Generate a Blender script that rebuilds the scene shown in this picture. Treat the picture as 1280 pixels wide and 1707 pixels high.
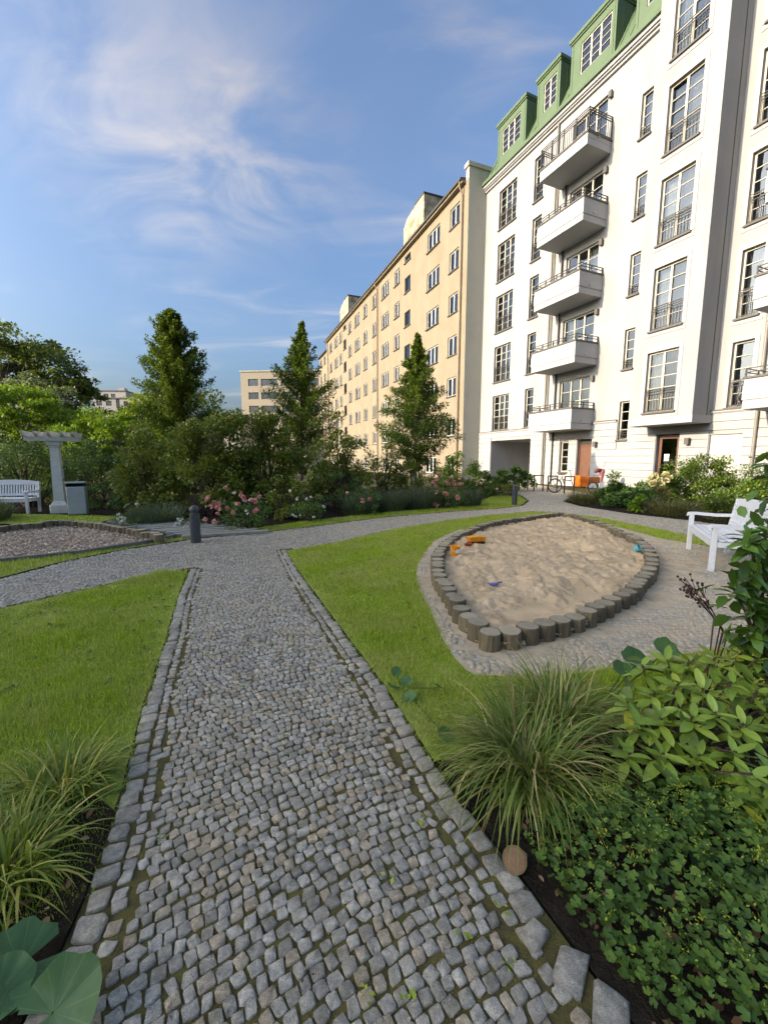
import bpy, math, random
import numpy as np
from mathutils import Vector, Matrix, noise as mnoise
R = math.radians
random.seed(7)
rng = np.random.default_rng(11)
sc = bpy.context.scene
col = sc.collection
for o in list(bpy.data.objects):
    bpy.data.objects.remove(o)

# ------------------------------------------------------------------ camera
CAM_H, PITCH = 1.55, 7.47
cam = bpy.data.cameras.new('camera')
cam.sensor_fit = 'HORIZONTAL'
cam.sensor_width = 36.0
cam.lens = 675.0 / 1280.0 * 36.0
cam.clip_start = 0.05
cam.clip_end = 3000
camo = bpy.data.objects.new('camera', cam)
col.objects.link(camo)
camo.location = (0, 0, CAM_H)
camo.rotation_euler = (R(90 - PITCH), 0, 0)
sc.camera = camo

# ------------------------------------------------------------------ sky and sun
SUN = Vector((-0.944, -0.336, 0.0)).normalized()
SUN_EL = R(18.2)
SUN_VEC = Vector((SUN.x * math.cos(SUN_EL), SUN.y * math.cos(SUN_EL), math.sin(SUN_EL)))
world = bpy.data.worlds.new('World')
sc.world = world
world.use_nodes = True
wn, wl = world.node_tree.nodes, world.node_tree.links
wn.clear()
def wnode(t, **kw):
    n = wn.new(t)
    for k, v in kw.items():
        setattr(n, k, v)
    return n
sky = wnode('ShaderNodeTexSky', sky_type='NISHITA', sun_disc=False)
sky.sun_elevation = SUN_EL
sky.sun_rotation = math.atan2(SUN_VEC.x, SUN_VEC.y)
sky.air_density = 1.0
sky.dust_density = 7.8
sky.ozone_density = 9.0
tc = wnode('ShaderNodeTexCoord')
sep = wnode('ShaderNodeSeparateXYZ')
wl.new(tc.outputs['Generated'], sep.inputs[0])
zz = wnode('ShaderNodeMath', operation='MAXIMUM'); zz.inputs[1].default_value = 0.0
wl.new(sep.outputs['Z'], zz.inputs[0])
za = wnode('ShaderNodeMath', operation='ADD'); za.inputs[1].default_value = 0.16
wl.new(zz.outputs[0], za.inputs[0])
dx = wnode('ShaderNodeMath', operation='DIVIDE'); dy = wnode('ShaderNodeMath', operation='DIVIDE')
wl.new(sep.outputs['X'], dx.inputs[0]); wl.new(za.outputs[0], dx.inputs[1])
wl.new(sep.outputs['Y'], dy.inputs[0]); wl.new(za.outputs[0], dy.inputs[1])
cmb = wnode('ShaderNodeCombineXYZ')
wl.new(dx.outputs[0], cmb.inputs[0]); wl.new(dy.outputs[0], cmb.inputs[1])
def cloud_layer(scale, sx, sy, rot, detail, rough, dist, lo, hi, loc):
    m = wnode('ShaderNodeMapping')
    m.inputs['Scale'].default_value = (sx, sy, 1)
    m.inputs['Rotation'].default_value = (0, 0, rot)
    m.inputs['Location'].default_value = loc
    wl.new(cmb.outputs[0], m.inputs[0])
    n = wnode('ShaderNodeTexNoise')
    n.inputs['Scale'].default_value = scale
    n.inputs['Detail'].default_value = detail
    n.inputs['Roughness'].default_value = rough
    n.inputs['Distortion'].default_value = dist
    wl.new(m.outputs[0], n.inputs['Vector'])
    r = wnode('ShaderNodeMapRange')
    r.interpolation_type = 'SMOOTHSTEP'
    r.inputs['From Min'].default_value = lo
    r.inputs['From Max'].default_value = hi
    wl.new(n.outputs['Fac'], r.inputs['Value'])
    return r.outputs[0]
veil = cloud_layer(0.75, 1.0, 1.0, 0.4, 5, 0.5, 0.8, 0.38, 0.72, (3.1, 1.2, 0))
wisp = cloud_layer(1.5, 1.0, 2.6, -0.7, 9, 0.56, 1.0, 0.42, 0.85, (0.3, 4.4, 0))
mul = wnode('ShaderNodeMath', operation='MULTIPLY'); wl.new(veil, mul.inputs[0]); wl.new(wisp, mul.inputs[1])
m2 = wnode('ShaderNodeMath', operation='MULTIPLY_ADD'); m2.inputs[1].default_value = 0.62
wl.new(mul.outputs[0], m2.inputs[0])
m3 = wnode('ShaderNodeMath', operation='MULTIPLY'); m3.inputs[1].default_value = 0.05; wl.new(veil, m3.inputs[0])
wl.new(m3.outputs[0], m2.inputs[2])
pd = wnode('ShaderNodeVectorMath', operation='DISTANCE'); pd.inputs[1].default_value = (-0.50, 1.12, 0)
wl.new(cmb.outputs[0], pd.inputs[0])
pr = wnode('ShaderNodeMapRange'); pr.interpolation_type = 'SMOOTHSTEP'
pr.inputs['From Min'].default_value = 0.62; pr.inputs['From Max'].default_value = 0.02
wl.new(pd.outputs['Value'], pr.inputs['Value'])
curl = cloud_layer(2.3, 1.0, 1.4, 0.5, 9, 0.55, 1.6, 0.30, 0.80, (1.7, 0.4, 0))
pm = wnode('ShaderNodeMath', operation='MULTIPLY'); wl.new(pr.outputs[0], pm.inputs[0]); wl.new(curl, pm.inputs[1])
pm2 = wnode('ShaderNodeMath', operation='MULTIPLY_ADD', use_clamp=True); pm2.inputs[1].default_value = 0.62
wl.new(pm.outputs[0], pm2.inputs[0]); wl.new(m2.outputs[0], pm2.inputs[2])
mix = wnode('ShaderNodeMixRGB')
# thin cirrus is as bright as the sky behind it asks for: paler and brighter, most of all round the sun
bwn = wnode('ShaderNodeRGBToBW'); wl.new(sky.outputs[0], bwn.inputs[0])
pale = wnode('ShaderNodeMixRGB'); pale.inputs['Fac'].default_value = 0.80
wl.new(sky.outputs[0], pale.inputs['Color1']); wl.new(bwn.outputs[0], pale.inputs['Color2'])
lift = wnode('ShaderNodeMixRGB', blend_type='MULTIPLY'); lift.inputs['Fac'].default_value = 1.0
lift.inputs['Color2'].default_value = (2.35, 2.3, 2.3, 1)
wl.new(pale.outputs[0], lift.inputs['Color1'])
wl.new(lift.outputs[0], mix.inputs['Color2'])
wl.new(pm2.outputs[0], mix.inputs['Fac'])
wl.new(sky.outputs[0], mix.inputs['Color1'])
bg = wnode('ShaderNodeBackground'); bg.inputs['Strength'].default_value = 0.15
wl.new(mix.outputs[0], bg.inputs['Color'])
wo = wnode('ShaderNodeOutputWorld')
wl.new(bg.outputs[0], wo.inputs[0])

sun_d = bpy.data.lights.new('sun', 'SUN')
sun_d.energy = 2.0
sun_d.angle = R(0.5)
sun_d.color = (1.0, 0.975, 0.965)
sun_o = bpy.data.objects.new('sun', sun_d)
col.objects.link(sun_o)
sun_o.location = (-20, -8, 30)
sun_o.rotation_euler = SUN_VEC.to_track_quat('Z', 'Y').to_euler()

sc.render.engine = 'CYCLES'
sc.view_settings.view_transform = 'Standard'
sc.view_settings.look = 'None'
sc.view_settings.exposure = 1.76
sc.view_settings.gamma = 1.0
sc.view_settings.use_white_balance = True      # the photo is balanced for the blue open shade
sc.view_settings.white_balance_temperature = 10000
sc.cycles.max_bounces = 6
sc.cycles.diffuse_bounces = 3
sc.cycles.glossy_bounces = 3
sc.cycles.transparent_max_bounces = 8
sc.cycles.caustics_reflective = False
sc.cycles.caustics_refractive = False
sc.render.resolution_x, sc.render.resolution_y = 767, 1024

# ------------------------------------------------------------------ pixel helper (photo is 1280 x 1707)
CP, SP = math.cos(R(-PITCH)), math.sin(R(-PITCH))
def ray(u, v):
    a = (u - 640) / 675.0; b = (853.5 - v) / 675.0
    return (a, CP - b * SP, SP + b * CP)
def gr(u, v, z=0.0):
    d = ray(u, v); t = (z - CAM_H) / d[2]
    return (d[0] * t, d[1] * t)
def at(u, v, Y):
    d = ray(u, v); t = Y / d[1]
    return (d[0] * t, Y, CAM_H + d[2] * t)

# ------------------------------------------------------------------ materials
MATS = {}
def new_mat(name):
    m = bpy.data.materials.new(name); m.use_nodes = True
    nt = m.node_tree; nt.nodes.clear()
    out = nt.nodes.new('ShaderNodeOutputMaterial')
    MATS[name] = m
    return m, nt, out
def N(nt, t, ins=None, **kw):
    n = nt.nodes.new(t)
    for k, v in kw.items(): setattr(n, k, v)
    for k, v in (ins or {}).items():
        s = n.inputs[k]
        if hasattr(v, 'is_linked') or isinstance(v, bpy.types.NodeSocket): nt.links.new(v, s)
        else: s.default_value = v
    return n
def c4(c): return (c[0], c[1], c[2], 1)
def rand_val(nt):
    """one random number per loose piece and per object"""
    g = N(nt, 'ShaderNodeNewGeometry'); oi = N(nt, 'ShaderNodeObjectInfo')
    a = N(nt, 'ShaderNodeMath', {0: g.outputs['Random Per Island'], 1: oi.outputs['Random']}, operation='ADD')
    return N(nt, 'ShaderNodeMath', {0: a.outputs[0]}, operation='FRACT').outputs[0]
def ramp(nt, fac, stops):
    r = N(nt, 'ShaderNodeValToRGB', {'Fac': fac})
    el = r.color_ramp.elements
    while len(el) > 1: el.remove(el[-1])
    el[0].position = stops[0][0]; el[0].color = c4(stops[0][1])
    for p, c in stops[1:]:
        e = el.new(p); e.color = c4(c)
    return r.outputs[0]
def noise_fac(nt, scale, detail=4, rough=0.55, dist=0.0, coord='Object', vec=None):
    if vec is None:
        vec = N(nt, 'ShaderNodeTexCoord').outputs[coord]
    return N(nt, 'ShaderNodeTexNoise', {'Vector': vec, 'Scale': scale, 'Detail': detail, 'Roughness': rough, 'Distortion': dist}).outputs['Fac']
def mixc(nt, fac, a, b, mode='MIX'):
    n = N(nt, 'ShaderNodeMixRGB', blend_type=mode)
    for k, v in (('Fac', fac), ('Color1', a), ('Color2', b)):
        if isinstance(v, bpy.types.NodeSocket): nt.links.new(v, n.inputs[k])
        elif k == 'Fac': n.inputs[k].default_value = v
        else: n.inputs[k].default_value = c4(v)
    return n.outputs[0]
def geo_pos(nt): return N(nt, 'ShaderNodeNewGeometry').outputs['Position']

def mat_plain(name, c1, c2=None, rough=0.6, scale=6.0, bump=0.0, bscale=60.0, metal=0.0, spec=0.5, world=True, detail=4, extra=None, bdist=0.01, lo=0.3, hi=0.7):
    m, nt, out = new_mat(name)
    vec = geo_pos(nt) if world else N(nt, 'ShaderNodeTexCoord').outputs['Object']
    if c2 is None: c2 = tuple(x * 0.8 for x in c1)
    f = noise_fac(nt, scale, detail, vec=vec)
    colr = ramp(nt, f, [(lo, c2), (hi, c1)])
    if extra: colr = extra(nt, colr, vec)
    b = N(nt, 'ShaderNodeBsdfPrincipled', {'Base Color': colr, 'Roughness': rough, 'Metallic': metal, 'Specular IOR Level': spec})
    if bump:
        bf = noise_fac(nt, bscale, 5, 0.6, vec=vec)
        bn = N(nt, 'ShaderNodeBump', {'Height': bf, 'Strength': bump, 'Distance': bdist})
        nt.links.new(bn.outputs[0], b.inputs['Normal'])
    nt.links.new(b.outputs[0], out.inputs[0])
    return m
def mat_leaf(name, stops, rough=0.5, trans=0.35, spec=0.35, patch=None, tcol=None, vein=False):
    """stops: colour ramp over a random number per leaf"""
    m, nt, out = new_mat(name)
    colr = ramp(nt, rand_val(nt), stops)
    f = noise_fac(nt, 1.3, 3, vec=geo_pos(nt))
    if patch:
        pf = ramp(nt, f, [(0.4, (0, 0, 0)), (0.66, (1, 1, 1))])
        sepn = N(nt, 'ShaderNodeMath', {0: pf, 1: patch[1]}, operation='MULTIPLY')
        colr = mixc(nt, sepn.outputs[0], colr, patch[0])
    f2 = noise_fac(nt, 45, 3, vec=geo_pos(nt))
    colr = mixc(nt, 0.25, colr, ramp(nt, f2, [(0.3, (0.35, 0.35, 0.35)), (0.7, (1, 1, 1))]), 'MULTIPLY')
    if vein:
        tco = N(nt, 'ShaderNodeTexCoord').outputs['Object']
        sp_ = N(nt, 'ShaderNodeSeparateXYZ', {0: tco})
        ax = N(nt, 'ShaderNodeMath', {0: sp_.outputs[0]}, operation='ABSOLUTE')
        rr = N(nt, 'ShaderNodeMapRange', {'Value': ax.outputs[0], 'From Min': 0.002, 'From Max': 0.03, 'To Min': 0.55, 'To Max': 0.0})
        colr = mixc(nt, rr.outputs[0], colr, (0.25, 0.34, 0.12))
    p = N(nt, 'ShaderNodeBsdfPrincipled', {'Base Color': colr, 'Roughness': rough, 'Specular IOR Level': spec})
    tr = N(nt, 'ShaderNodeBsdfTranslucent', {'Color': mixc(nt, 0.5, colr, tcol or (0.22, 0.30, 0.03))})
    mx = N(nt, 'ShaderNodeMixShader', {0: trans, 1: p.outputs[0], 2: tr.outputs[0]})
    nt.links.new(mx.outputs[0], out.inputs[0])
    return m

def stone_mat(name, stops, moss=0.0, sand=0.0):
    m, nt, out = new_mat(name)
    pos = geo_pos(nt)
    colr = ramp(nt, rand_val(nt), stops)
    n1 = noise_fac(nt, 38, 6, 0.65, vec=pos)
    colr = mixc(nt, 0.75, colr, ramp(nt, n1, [(0.3, (0.40, 0.40, 0.41)), (0.5, (0.92, 0.92, 0.92)), (0.68, (1.6, 1.6, 1.6))]), 'MULTIPLY')
    n3 = noise_fac(nt, 260, 3, 0.6, vec=pos)
    colr = mixc(nt, 0.5, colr, ramp(nt, n3, [(0.35, (0.6, 0.6, 0.6)), (0.65, (1.35, 1.35, 1.35))]), 'MULTIPLY')
    n5 = noise_fac(nt, 85, 4, 0.7, 1.5, vec=pos)
    colr = mixc(nt, N(nt, 'ShaderNodeMath', {0: ramp(nt, n5, [(0.57, (0, 0, 0)), (0.66, (1, 1, 1))]), 1: 0.45}, operation='MULTIPLY').outputs[0], colr, (0.72, 0.69, 0.64))
    n2 = noise_fac(nt, 9, 5, 0.65, vec=pos)
    if moss:
        colr = mixc(nt, N(nt, 'ShaderNodeMath', {0: ramp(nt, n2, [(0.52, (0, 0, 0)), (0.66, (1, 1, 1))]), 1: moss}, operation='MULTIPLY').outputs[0], colr, (0.16, 0.135, 0.05))
    n4 = noise_fac(nt, 1.6, 6, 0.7, vec=pos)
    if sand:
        colr = mixc(nt, N(nt, 'ShaderNodeMath', {0: ramp(nt, n4, [(0.42, (0, 0, 0)), (0.62, (1, 1, 1))]), 1: sand}, operation='MULTIPLY').outputs[0], colr, (0.62, 0.475, 0.32))
    b = N(nt, 'ShaderNodeBsdfPrincipled', {'Base Color': colr, 'Roughness': 0.42, 'Specular IOR Level': 0.55})
    h = N(nt, 'ShaderNodeMath', {0: n1, 1: n3}, operation='ADD')
    bn = N(nt, 'ShaderNodeBump', {'Height': h.outputs[0], 'Strength': 0.9, 'Distance': 0.009})
    nt.links.new(bn.outputs[0], b.inputs['Normal'])
    nt.links.new(b.outputs[0], out.inputs[0])
    return m

GREY = [(0, (0.26, 0.23, 0.185)), (0.3, (0.40, 0.355, 0.29)), (0.6, (0.56, 0.495, 0.405)), (0.80, (0.44, 0.385, 0.315)), (0.84, (0.45, 0.33, 0.22)), (1, (0.54, 0.42, 0.285))]
stone_mat('cobble', GREY, moss=0.5, sand=0.25)
stone_mat('edge_granite', [(0, (0.30, 0.265, 0.215)), (0.6, (0.46, 0.405, 0.33)), (1, (0.45, 0.37, 0.28))], moss=0.4, sand=0.2)
stone_mat('apron_cobble', [(0, (0.38, 0.335, 0.275)), (0.6, (0.53, 0.465, 0.375)), (1, (0.56, 0.455, 0.33))], moss=0.15, sand=0.9)
mat_plain('joint_soil', (0.16, 0.135, 0.04), (0.085, 0.062, 0.032), 0.95, 14, 0.8, 120, spec=0.1)
mat_plain('dirt', (0.64, 0.485, 0.325), (0.40, 0.305, 0.205), 0.95, 5, 0.6, 90, spec=0.1)
mat_plain('bed_soil', (0.045, 0.032, 0.022), (0.018, 0.013, 0.009), 0.95, 9, 1.0, 60, spec=0.1, bdist=0.03)
mat_plain('far_ground', (0.07, 0.085, 0.03), (0.05, 0.045, 0.03), 0.95, 0.6, spec=0.1)
mat_plain('lawn_soil', (0.27, 0.34, 0.06), (0.33, 0.31, 0.11), 0.95, 3, 0.7, 70, spec=0.1)
mat_plain('sand', (0.76, 0.54, 0.34), (0.54, 0.37, 0.22), 0.95, 3.2, 0.9, 70, spec=0.1, detail=8, bdist=0.02)
mat_plain('chip_bed', (0.46, 0.33, 0.235), (0.28, 0.20, 0.145), 0.95, 25, 0.8, 80, spec=0.1)
def mat_chips():
    m, nt, out = new_mat('wood_chip')
    colr = ramp(nt, rand_val(nt), [(0, (0.30, 0.20, 0.14)), (0.4, (0.52, 0.38, 0.28)), (0.8, (0.70, 0.56, 0.44)), (1, (0.82, 0.72, 0.60))])
    b = N(nt, 'ShaderNodeBsdfPrincipled', {'Base Color': colr, 'Roughness': 0.85, 'Specular IOR Level': 0.2})
    nt.links.new(b.outputs[0], out.inputs[0])
mat_chips()
def mat_log():
    m, nt, out = new_mat('log_wood')
    tco = N(nt, 'ShaderNodeTexCoord').outputs['Object']
    oi = N(nt, 'ShaderNodeObjectInfo')
    sp_ = N(nt, 'ShaderNodeSeparateXYZ', {0: tco})
    r2 = N(nt, 'ShaderNodeCombineXYZ', {0: sp_.outputs[0], 1: sp_.outputs[1], 2: 0.0})
    ln = N(nt, 'ShaderNodeVectorMath', {0: r2.outputs[0]}, operation='LENGTH')
    nz = noise_fac(nt, 14, 4, vec=geo_pos(nt))
    add = N(nt, 'ShaderNodeMath', {0: nz, 1: 0.035, 2: ln.outputs['Value']}, operation='MULTIPLY_ADD')
    ws = N(nt, 'ShaderNodeMath', {0: add.outputs[0], 1: 420.0}, operation='MULTIPLY')
    si = N(nt, 'ShaderNodeMath', {0: ws.outputs[0]}, operation='SINE')
    rings = ramp(nt, N(nt, 'ShaderNodeMapRange', {'Value': si.outputs[0], 'From Min': -1.0}).outputs[0], [(0, (0.31, 0.25, 0.175)), (1, (0.42, 0.345, 0.25))])
    mp = N(nt, 'ShaderNodeMapping', {'Vector': geo_pos(nt), 'Scale': (60, 60, 6)})
    sid = ramp(nt, noise_fac(nt, 1.0, 5, 0.6, vec=mp.outputs[0]), [(0.3, (0.085, 0.066, 0.045)), (0.7, (0.235, 0.185, 0.12))])
    g = N(nt, 'ShaderNodeNewGeometry')
    nzs = N(nt, 'ShaderNodeSeparateXYZ', {0: g.outputs['True Normal']})
    top = N(nt, 'ShaderNodeMapRange', {'Value': nzs.outputs[2], 'From Min': 0.5, 'From Max': 0.8})
    colr = mixc(nt, top.outputs[0], sid, rings)
    mossn = noise_fac(nt, 7, 5, 0.7, vec=geo_pos(nt))
    mf = N(nt, 'ShaderNodeMath', {0: ramp(nt, mossn, [(0.5, (0, 0, 0)), (0.66, (1, 1, 1))]), 1: 0.55}, operation='MULTIPLY')
    colr = mixc(nt, mf.outputs[0], colr, (0.19, 0.175, 0.105))
    br = ramp(nt, oi.outputs['Random'], [(0, (0.72, 0.72, 0.72)), (1, (1.12, 1.1, 1.05))])
    colr = mixc(nt, 1.0, colr, br, 'MULTIPLY')
    b = N(nt, 'ShaderNodeBsdfPrincipled', {'Base Color': colr, 'Roughness': 0.85, 'Specular IOR Level': 0.25})
    bn = N(nt, 'ShaderNodeBump', {'Height': noise_fac(nt, 1.0, 5, 0.6, vec=mp.outputs[0]), 'Strength': 0.5, 'Distance': 0.01})
    nt.links.new(bn.outputs[0], b.inputs['Normal'])
    nt.links.new(b.outputs[0], out.inputs[0])
mat_log()
mat_plain('grey_plank', (0.33, 0.31, 0.26), (0.20, 0.185, 0.15), 0.85, 9, 0.4, 70)
mat_plain('kerb_stone', (0.17, 0.165, 0.14), (0.10, 0.10, 0.08), 0.9, 12, 0.4, 60)

def streaks(cdark, amt, lo=0.48, hi=0.72):
    def ex(nt, colr, vec):
        mp = N(nt, 'ShaderNodeMapping', {'Vector': vec, 'Scale': (0.9, 0.9, 0.22)})
        f = noise_fac(nt, 1.0, 6, 0.65, vec=mp.outputs[0])
        k = N(nt, 'ShaderNodeMath', {0: ramp(nt, f, [(lo, (0, 0, 0)), (hi, (1, 1, 1))]), 1: amt}, operation='MULTIPLY')
        return mixc(nt, k.outputs[0], colr, cdark)
    return ex
mat_plain('white_render', (0.318, 0.322, 0.334), (0.295, 0.298, 0.308), 0.85, 0.7, 0.25, 90, spec=0.2, extra=streaks((0.24, 0.235, 0.22), 0.5), bdist=0.004)
mat_plain('bay_render', (0.312, 0.315, 0.322), (0.29, 0.292, 0.30), 0.85, 0.7, 0.25, 90, spec=0.2, extra=streaks((0.225, 0.22, 0.205), 0.5), bdist=0.004)
mat_plain('white_trim', (0.352, 0.356, 0.368), (0.327, 0.331, 0.342), 0.8, 1.5, spec=0.2)
mat_plain('yellow_render', (0.265, 0.226, 0.172), (0.232, 0.195, 0.147), 0.9, 0.8, 0.3, 60, spec=0.15, extra=streaks((0.215, 0.165, 0.112), 0.55, 0.46, 0.70), bdist=0.005)
mat_plain('stained_render', (0.47, 0.40, 0.29), (0.24, 0.195, 0.135), 0.9, 1.5, 0.3, 60, spec=0.15, lo=0.38, hi=0.56)
mat_plain('grey_render', (0.42, 0.41, 0.355), (0.38, 0.37, 0.32), 0.9, 1.0, spec=0.15)
mat_plain('green_copper', (0.09, 0.145, 0.085), (0.075, 0.124, 0.071), 0.6, 1.2, spec=0.3, extra=streaks((0.075, 0.12, 0.07), 0.5))
mat_plain('dark_metal', (0.022, 0.021, 0.022), (0.015, 0.015, 0.016), 0.5, 9)
mat_plain('grey_trim', (0.10, 0.093, 0.09), (0.08, 0.075, 0.073), 0.7, 4)
mat_plain('pipe_grey', (0.22, 0.205, 0.185), (0.17, 0.16, 0.15), 0.55, 4)
mat_plain('pipe_brown', (0.26, 0.185, 0.13), (0.20, 0.145, 0.10), 0.6, 4)
mat_plain('dark_roof', (0.06, 0.058, 0.06), (0.04, 0.04, 0.04), 0.7, 2)
mat_plain('cream_frame', (0.42, 0.40, 0.34), (0.39, 0.37, 0.32), 0.5, 5)
mat_plain('white_frame', (0.56, 0.56, 0.54), (0.52, 0.52, 0.51), 0.4, 5)
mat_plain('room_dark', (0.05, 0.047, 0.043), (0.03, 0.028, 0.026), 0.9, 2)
mat_plain('curtain', (0.50, 0.49, 0.46), (0.44, 0.43, 0.40), 0.9, 3)
mat_plain('door_brown', (0.15, 0.065, 0.04), (0.12, 0.05, 0.03), 0.45, 5)
mat_plain('shutter_grey', (0.55, 0.53, 0.49), (0.5, 0.48, 0.45), 0.5, 5)
mat_plain('passage_grey', (0.33, 0.31, 0.265), (0.29, 0.27, 0.235), 0.9, 1)
mat_plain('bollard_paint', (0.055, 0.06, 0.068), (0.042, 0.046, 0.052), 0.45, 20, 0.1, 200)
mat_plain('bench_white', (0.74, 0.745, 0.76), (0.66, 0.665, 0.68), 0.5, 14, 0.15, 120)
mat_plain('pergola_white', (0.70, 0.67, 0.60), (0.58, 0.55, 0.49), 0.7, 6, 0.15, 80)
mat_plain('zinc', (0.44, 0.46, 0.47), (0.38, 0.40, 0.41), 0.42, 6, metal=0.3)
mat_plain('office_wall', (0.34, 0.295, 0.235), (0.315, 0.275, 0.22), 0.9, 0.2)
mat_plain('far_wall', (0.40, 0.385, 0.36), (0.36, 0.345, 0.325), 0.9, 0.2)
mat_plain('far_roof', (0.16, 0.14, 0.14), (0.12, 0.11, 0.11), 0.8, 0.3)
mat_plain('rust_disc', (0.30, 0.155, 0.075), (0.22, 0.11, 0.055), 0.7, 30, 0.3, 150)
mat_plain('brass', (0.45, 0.32, 0.12), (0.38, 0.26, 0.09), 0.35, 10, metal=0.9)
mat_plain('orange_paint', (0.75, 0.17, 0.02), (0.68, 0.15, 0.02), 0.5, 8)
mat_plain('box_wood', (0.28, 0.10, 0.035), (0.22, 0.075, 0.025), 0.5, 12)
mat_plain('rubber', (0.02, 0.02, 0.02), (0.014, 0.014, 0.014), 0.8, 20)
mat_plain('chrome', (0.6, 0.6, 0.6), (0.5, 0.5, 0.5), 0.25, 5, metal=1.0)
mat_plain('white_paint', (0.75, 0.74, 0.72), (0.7, 0.69, 0.67), 0.4, 5)
mat_plain('saddle_brown', (0.16, 0.09, 0.05), (0.12, 0.07, 0.04), 0.6, 10)
mat_plain('toy_orange', (0.85, 0.30, 0.01), (0.78, 0.26, 0.01), 0.4, 5)
mat_plain('toy_red', (0.35, 0.04, 0.02), (0.28, 0.03, 0.015), 0.4, 5)
mat_plain('toy_blue', (0.015, 0.06, 0.33), (0.012, 0.05, 0.28), 0.4, 5)
mat_plain('toy_teal', (0.10, 0.42, 0.46), (0.09, 0.38, 0.42), 0.4, 5)
mat_plain('burgundy', (0.16, 0.02, 0.035), (0.12, 0.015, 0.03), 0.7, 9)
mat_plain('pink_cloth', (0.48, 0.17, 0.19), (0.40, 0.13, 0.15), 0.8, 9)
mat_plain('paper', (0.75, 0.75, 0.73), (0.7, 0.7, 0.68), 0.7, 5)
mat_plain('bark', (0.14, 0.115, 0.085), (0.08, 0.065, 0.05), 0.9, 8, 0.6, 40)
mat_plain('pale_bark', (0.42, 0.39, 0.34), (0.30, 0.28, 0.24), 0.85, 8, 0.4, 40)
mat_plain('twig', (0.085, 0.055, 0.035), (0.055, 0.035, 0.025), 0.9, 20)
mat_plain('seed_brown', (0.10, 0.04, 0.03), (0.06, 0.025, 0.02), 0.9, 20)

def mat_glass():
    m, nt, out = new_mat('window_glass')
    oi = N(nt, 'ShaderNodeObjectInfo')
    tcol = ramp(nt, oi.outputs['Random'], [(0, (0.38, 0.41, 0.42)), (1, (0.72, 0.75, 0.75))])
    tr = N(nt, 'ShaderNodeBsdfTransparent', {'Color': tcol})
    gl = N(nt, 'ShaderNodeBsdfGlossy', {'Color': (0.85, 0.88, 0.92, 1), 'Roughness': 0.02})
    lw = N(nt, 'ShaderNodeLayerWeight', {'Blend': 0.22})
    f = N(nt, 'ShaderNodeMapRange', {'Value': lw.outputs['Fresnel'], 'From Min': 0.0, 'From Max': 1.0, 'To Min': 0.12, 'To Max': 1.0})
    mp = N(nt, 'ShaderNodeMapping', {'Vector': geo_pos(nt), 'Scale': (1, 1, 1)})
    bn = N(nt, 'ShaderNodeBump', {'Height': noise_fac(nt, 1.2, 2, vec=mp.outputs[0]), 'Strength': 0.12, 'Distance': 0.05})
    nt.links.new(bn.outputs[0], gl.inputs['Normal'])
    mx = N(nt, 'ShaderNodeMixShader', {0: f.outputs[0], 1: tr.outputs[0], 2: gl.outputs[0]})
    nt.links.new(mx.outputs[0], out.inputs[0])
mat_glass()

G = mat_leaf
def G_K(name, stops, *a):
    m = mat_leaf(name, stops, *a); nt = m.node_tree
    p = [n for n in nt.nodes if n.type == 'BSDF_PRINCIPLED'][0]; src = p.inputs['Base Color'].links[0].from_socket
    tco = N(nt, 'ShaderNodeTexCoord').outputs['Object']; sp_ = N(nt, 'ShaderNodeSeparateXYZ', {0: tco})
    an = N(nt, 'ShaderNodeMath', {0: sp_.outputs[0], 1: sp_.outputs[1]}, operation='ARCTAN2')
    wv = N(nt, 'ShaderNodeMath', {0: an.outputs[0], 1: 2.2}, operation='MULTIPLY')
    ws = N(nt, 'ShaderNodeMath', {0: wv.outputs[0]}, operation='PINGPONG'); ws.inputs[1].default_value = 0.5
    vf = N(nt, 'ShaderNodeMapRange', {'Value': ws.outputs[0], 'From Min': 0.0, 'From Max': 0.06, 'To Min': 0.3, 'To Max': 0.0})
    c = mixc(nt, vf.outputs[0], src, (0.30, 0.40, 0.18)); nt.links.new(c, p.inputs['Base Color'])
    bn = N(nt, 'ShaderNodeBump', {'Height': ws.outputs[0], 'Strength': 0.1, 'Distance': 0.01}); nt.links.new(bn.outputs[0], p.inputs['Normal'])
    return m
G('grass_blade', [(0, (0.231, 0.368, 0.024)), (0.4, (0.400, 0.570, 0.040)), (0.75, (0.570, 0.701, 0.072)), (0.90, (0.703, 0.737, 0.144)), (1, (0.850, 0.796, 0.320))], 0.55, 0.45, 0.25, patch=((0.66, 0.60, 0.22), 0.6))
G('hornbeam', [(0, (0.046, 0.095, 0.015)), (0.6, (0.093, 0.164, 0.025)), (1, (0.157, 0.233, 0.031))], 0.45, 0.32)
G('photinia', [(0, (0.091, 0.156, 0.025)), (0.5, (0.168, 0.249, 0.040)), (0.78, (0.257, 0.310, 0.051)), (0.9, (0.334, 0.232, 0.055)), (1, (0.438, 0.281, 0.064))], 0.4, 0.3, 0.5)
G('dark_bush', [(0, (0.065, 0.124, 0.040)), (0.6, (0.114, 0.210, 0.064)), (1, (0.196, 0.307, 0.096))], 0.5, 0.25)
G('bright_leaf', [(0, (0.093, 0.202, 0.018)), (0.5, (0.155, 0.296, 0.023)), (1, (0.248, 0.404, 0.031))], 0.5, 0.42)
G('yellow_leaf', [(0, (0.144, 0.240, 0.014)), (0.5, (0.240, 0.348, 0.022)), (1, (0.336, 0.408, 0.036))], 0.5, 0.45)
G('oak_leaf', [(0, (0.046, 0.082, 0.022)), (0.6, (0.090, 0.140, 0.036)), (1, (0.162, 0.216, 0.054))], 0.55, 0.3)
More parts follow.
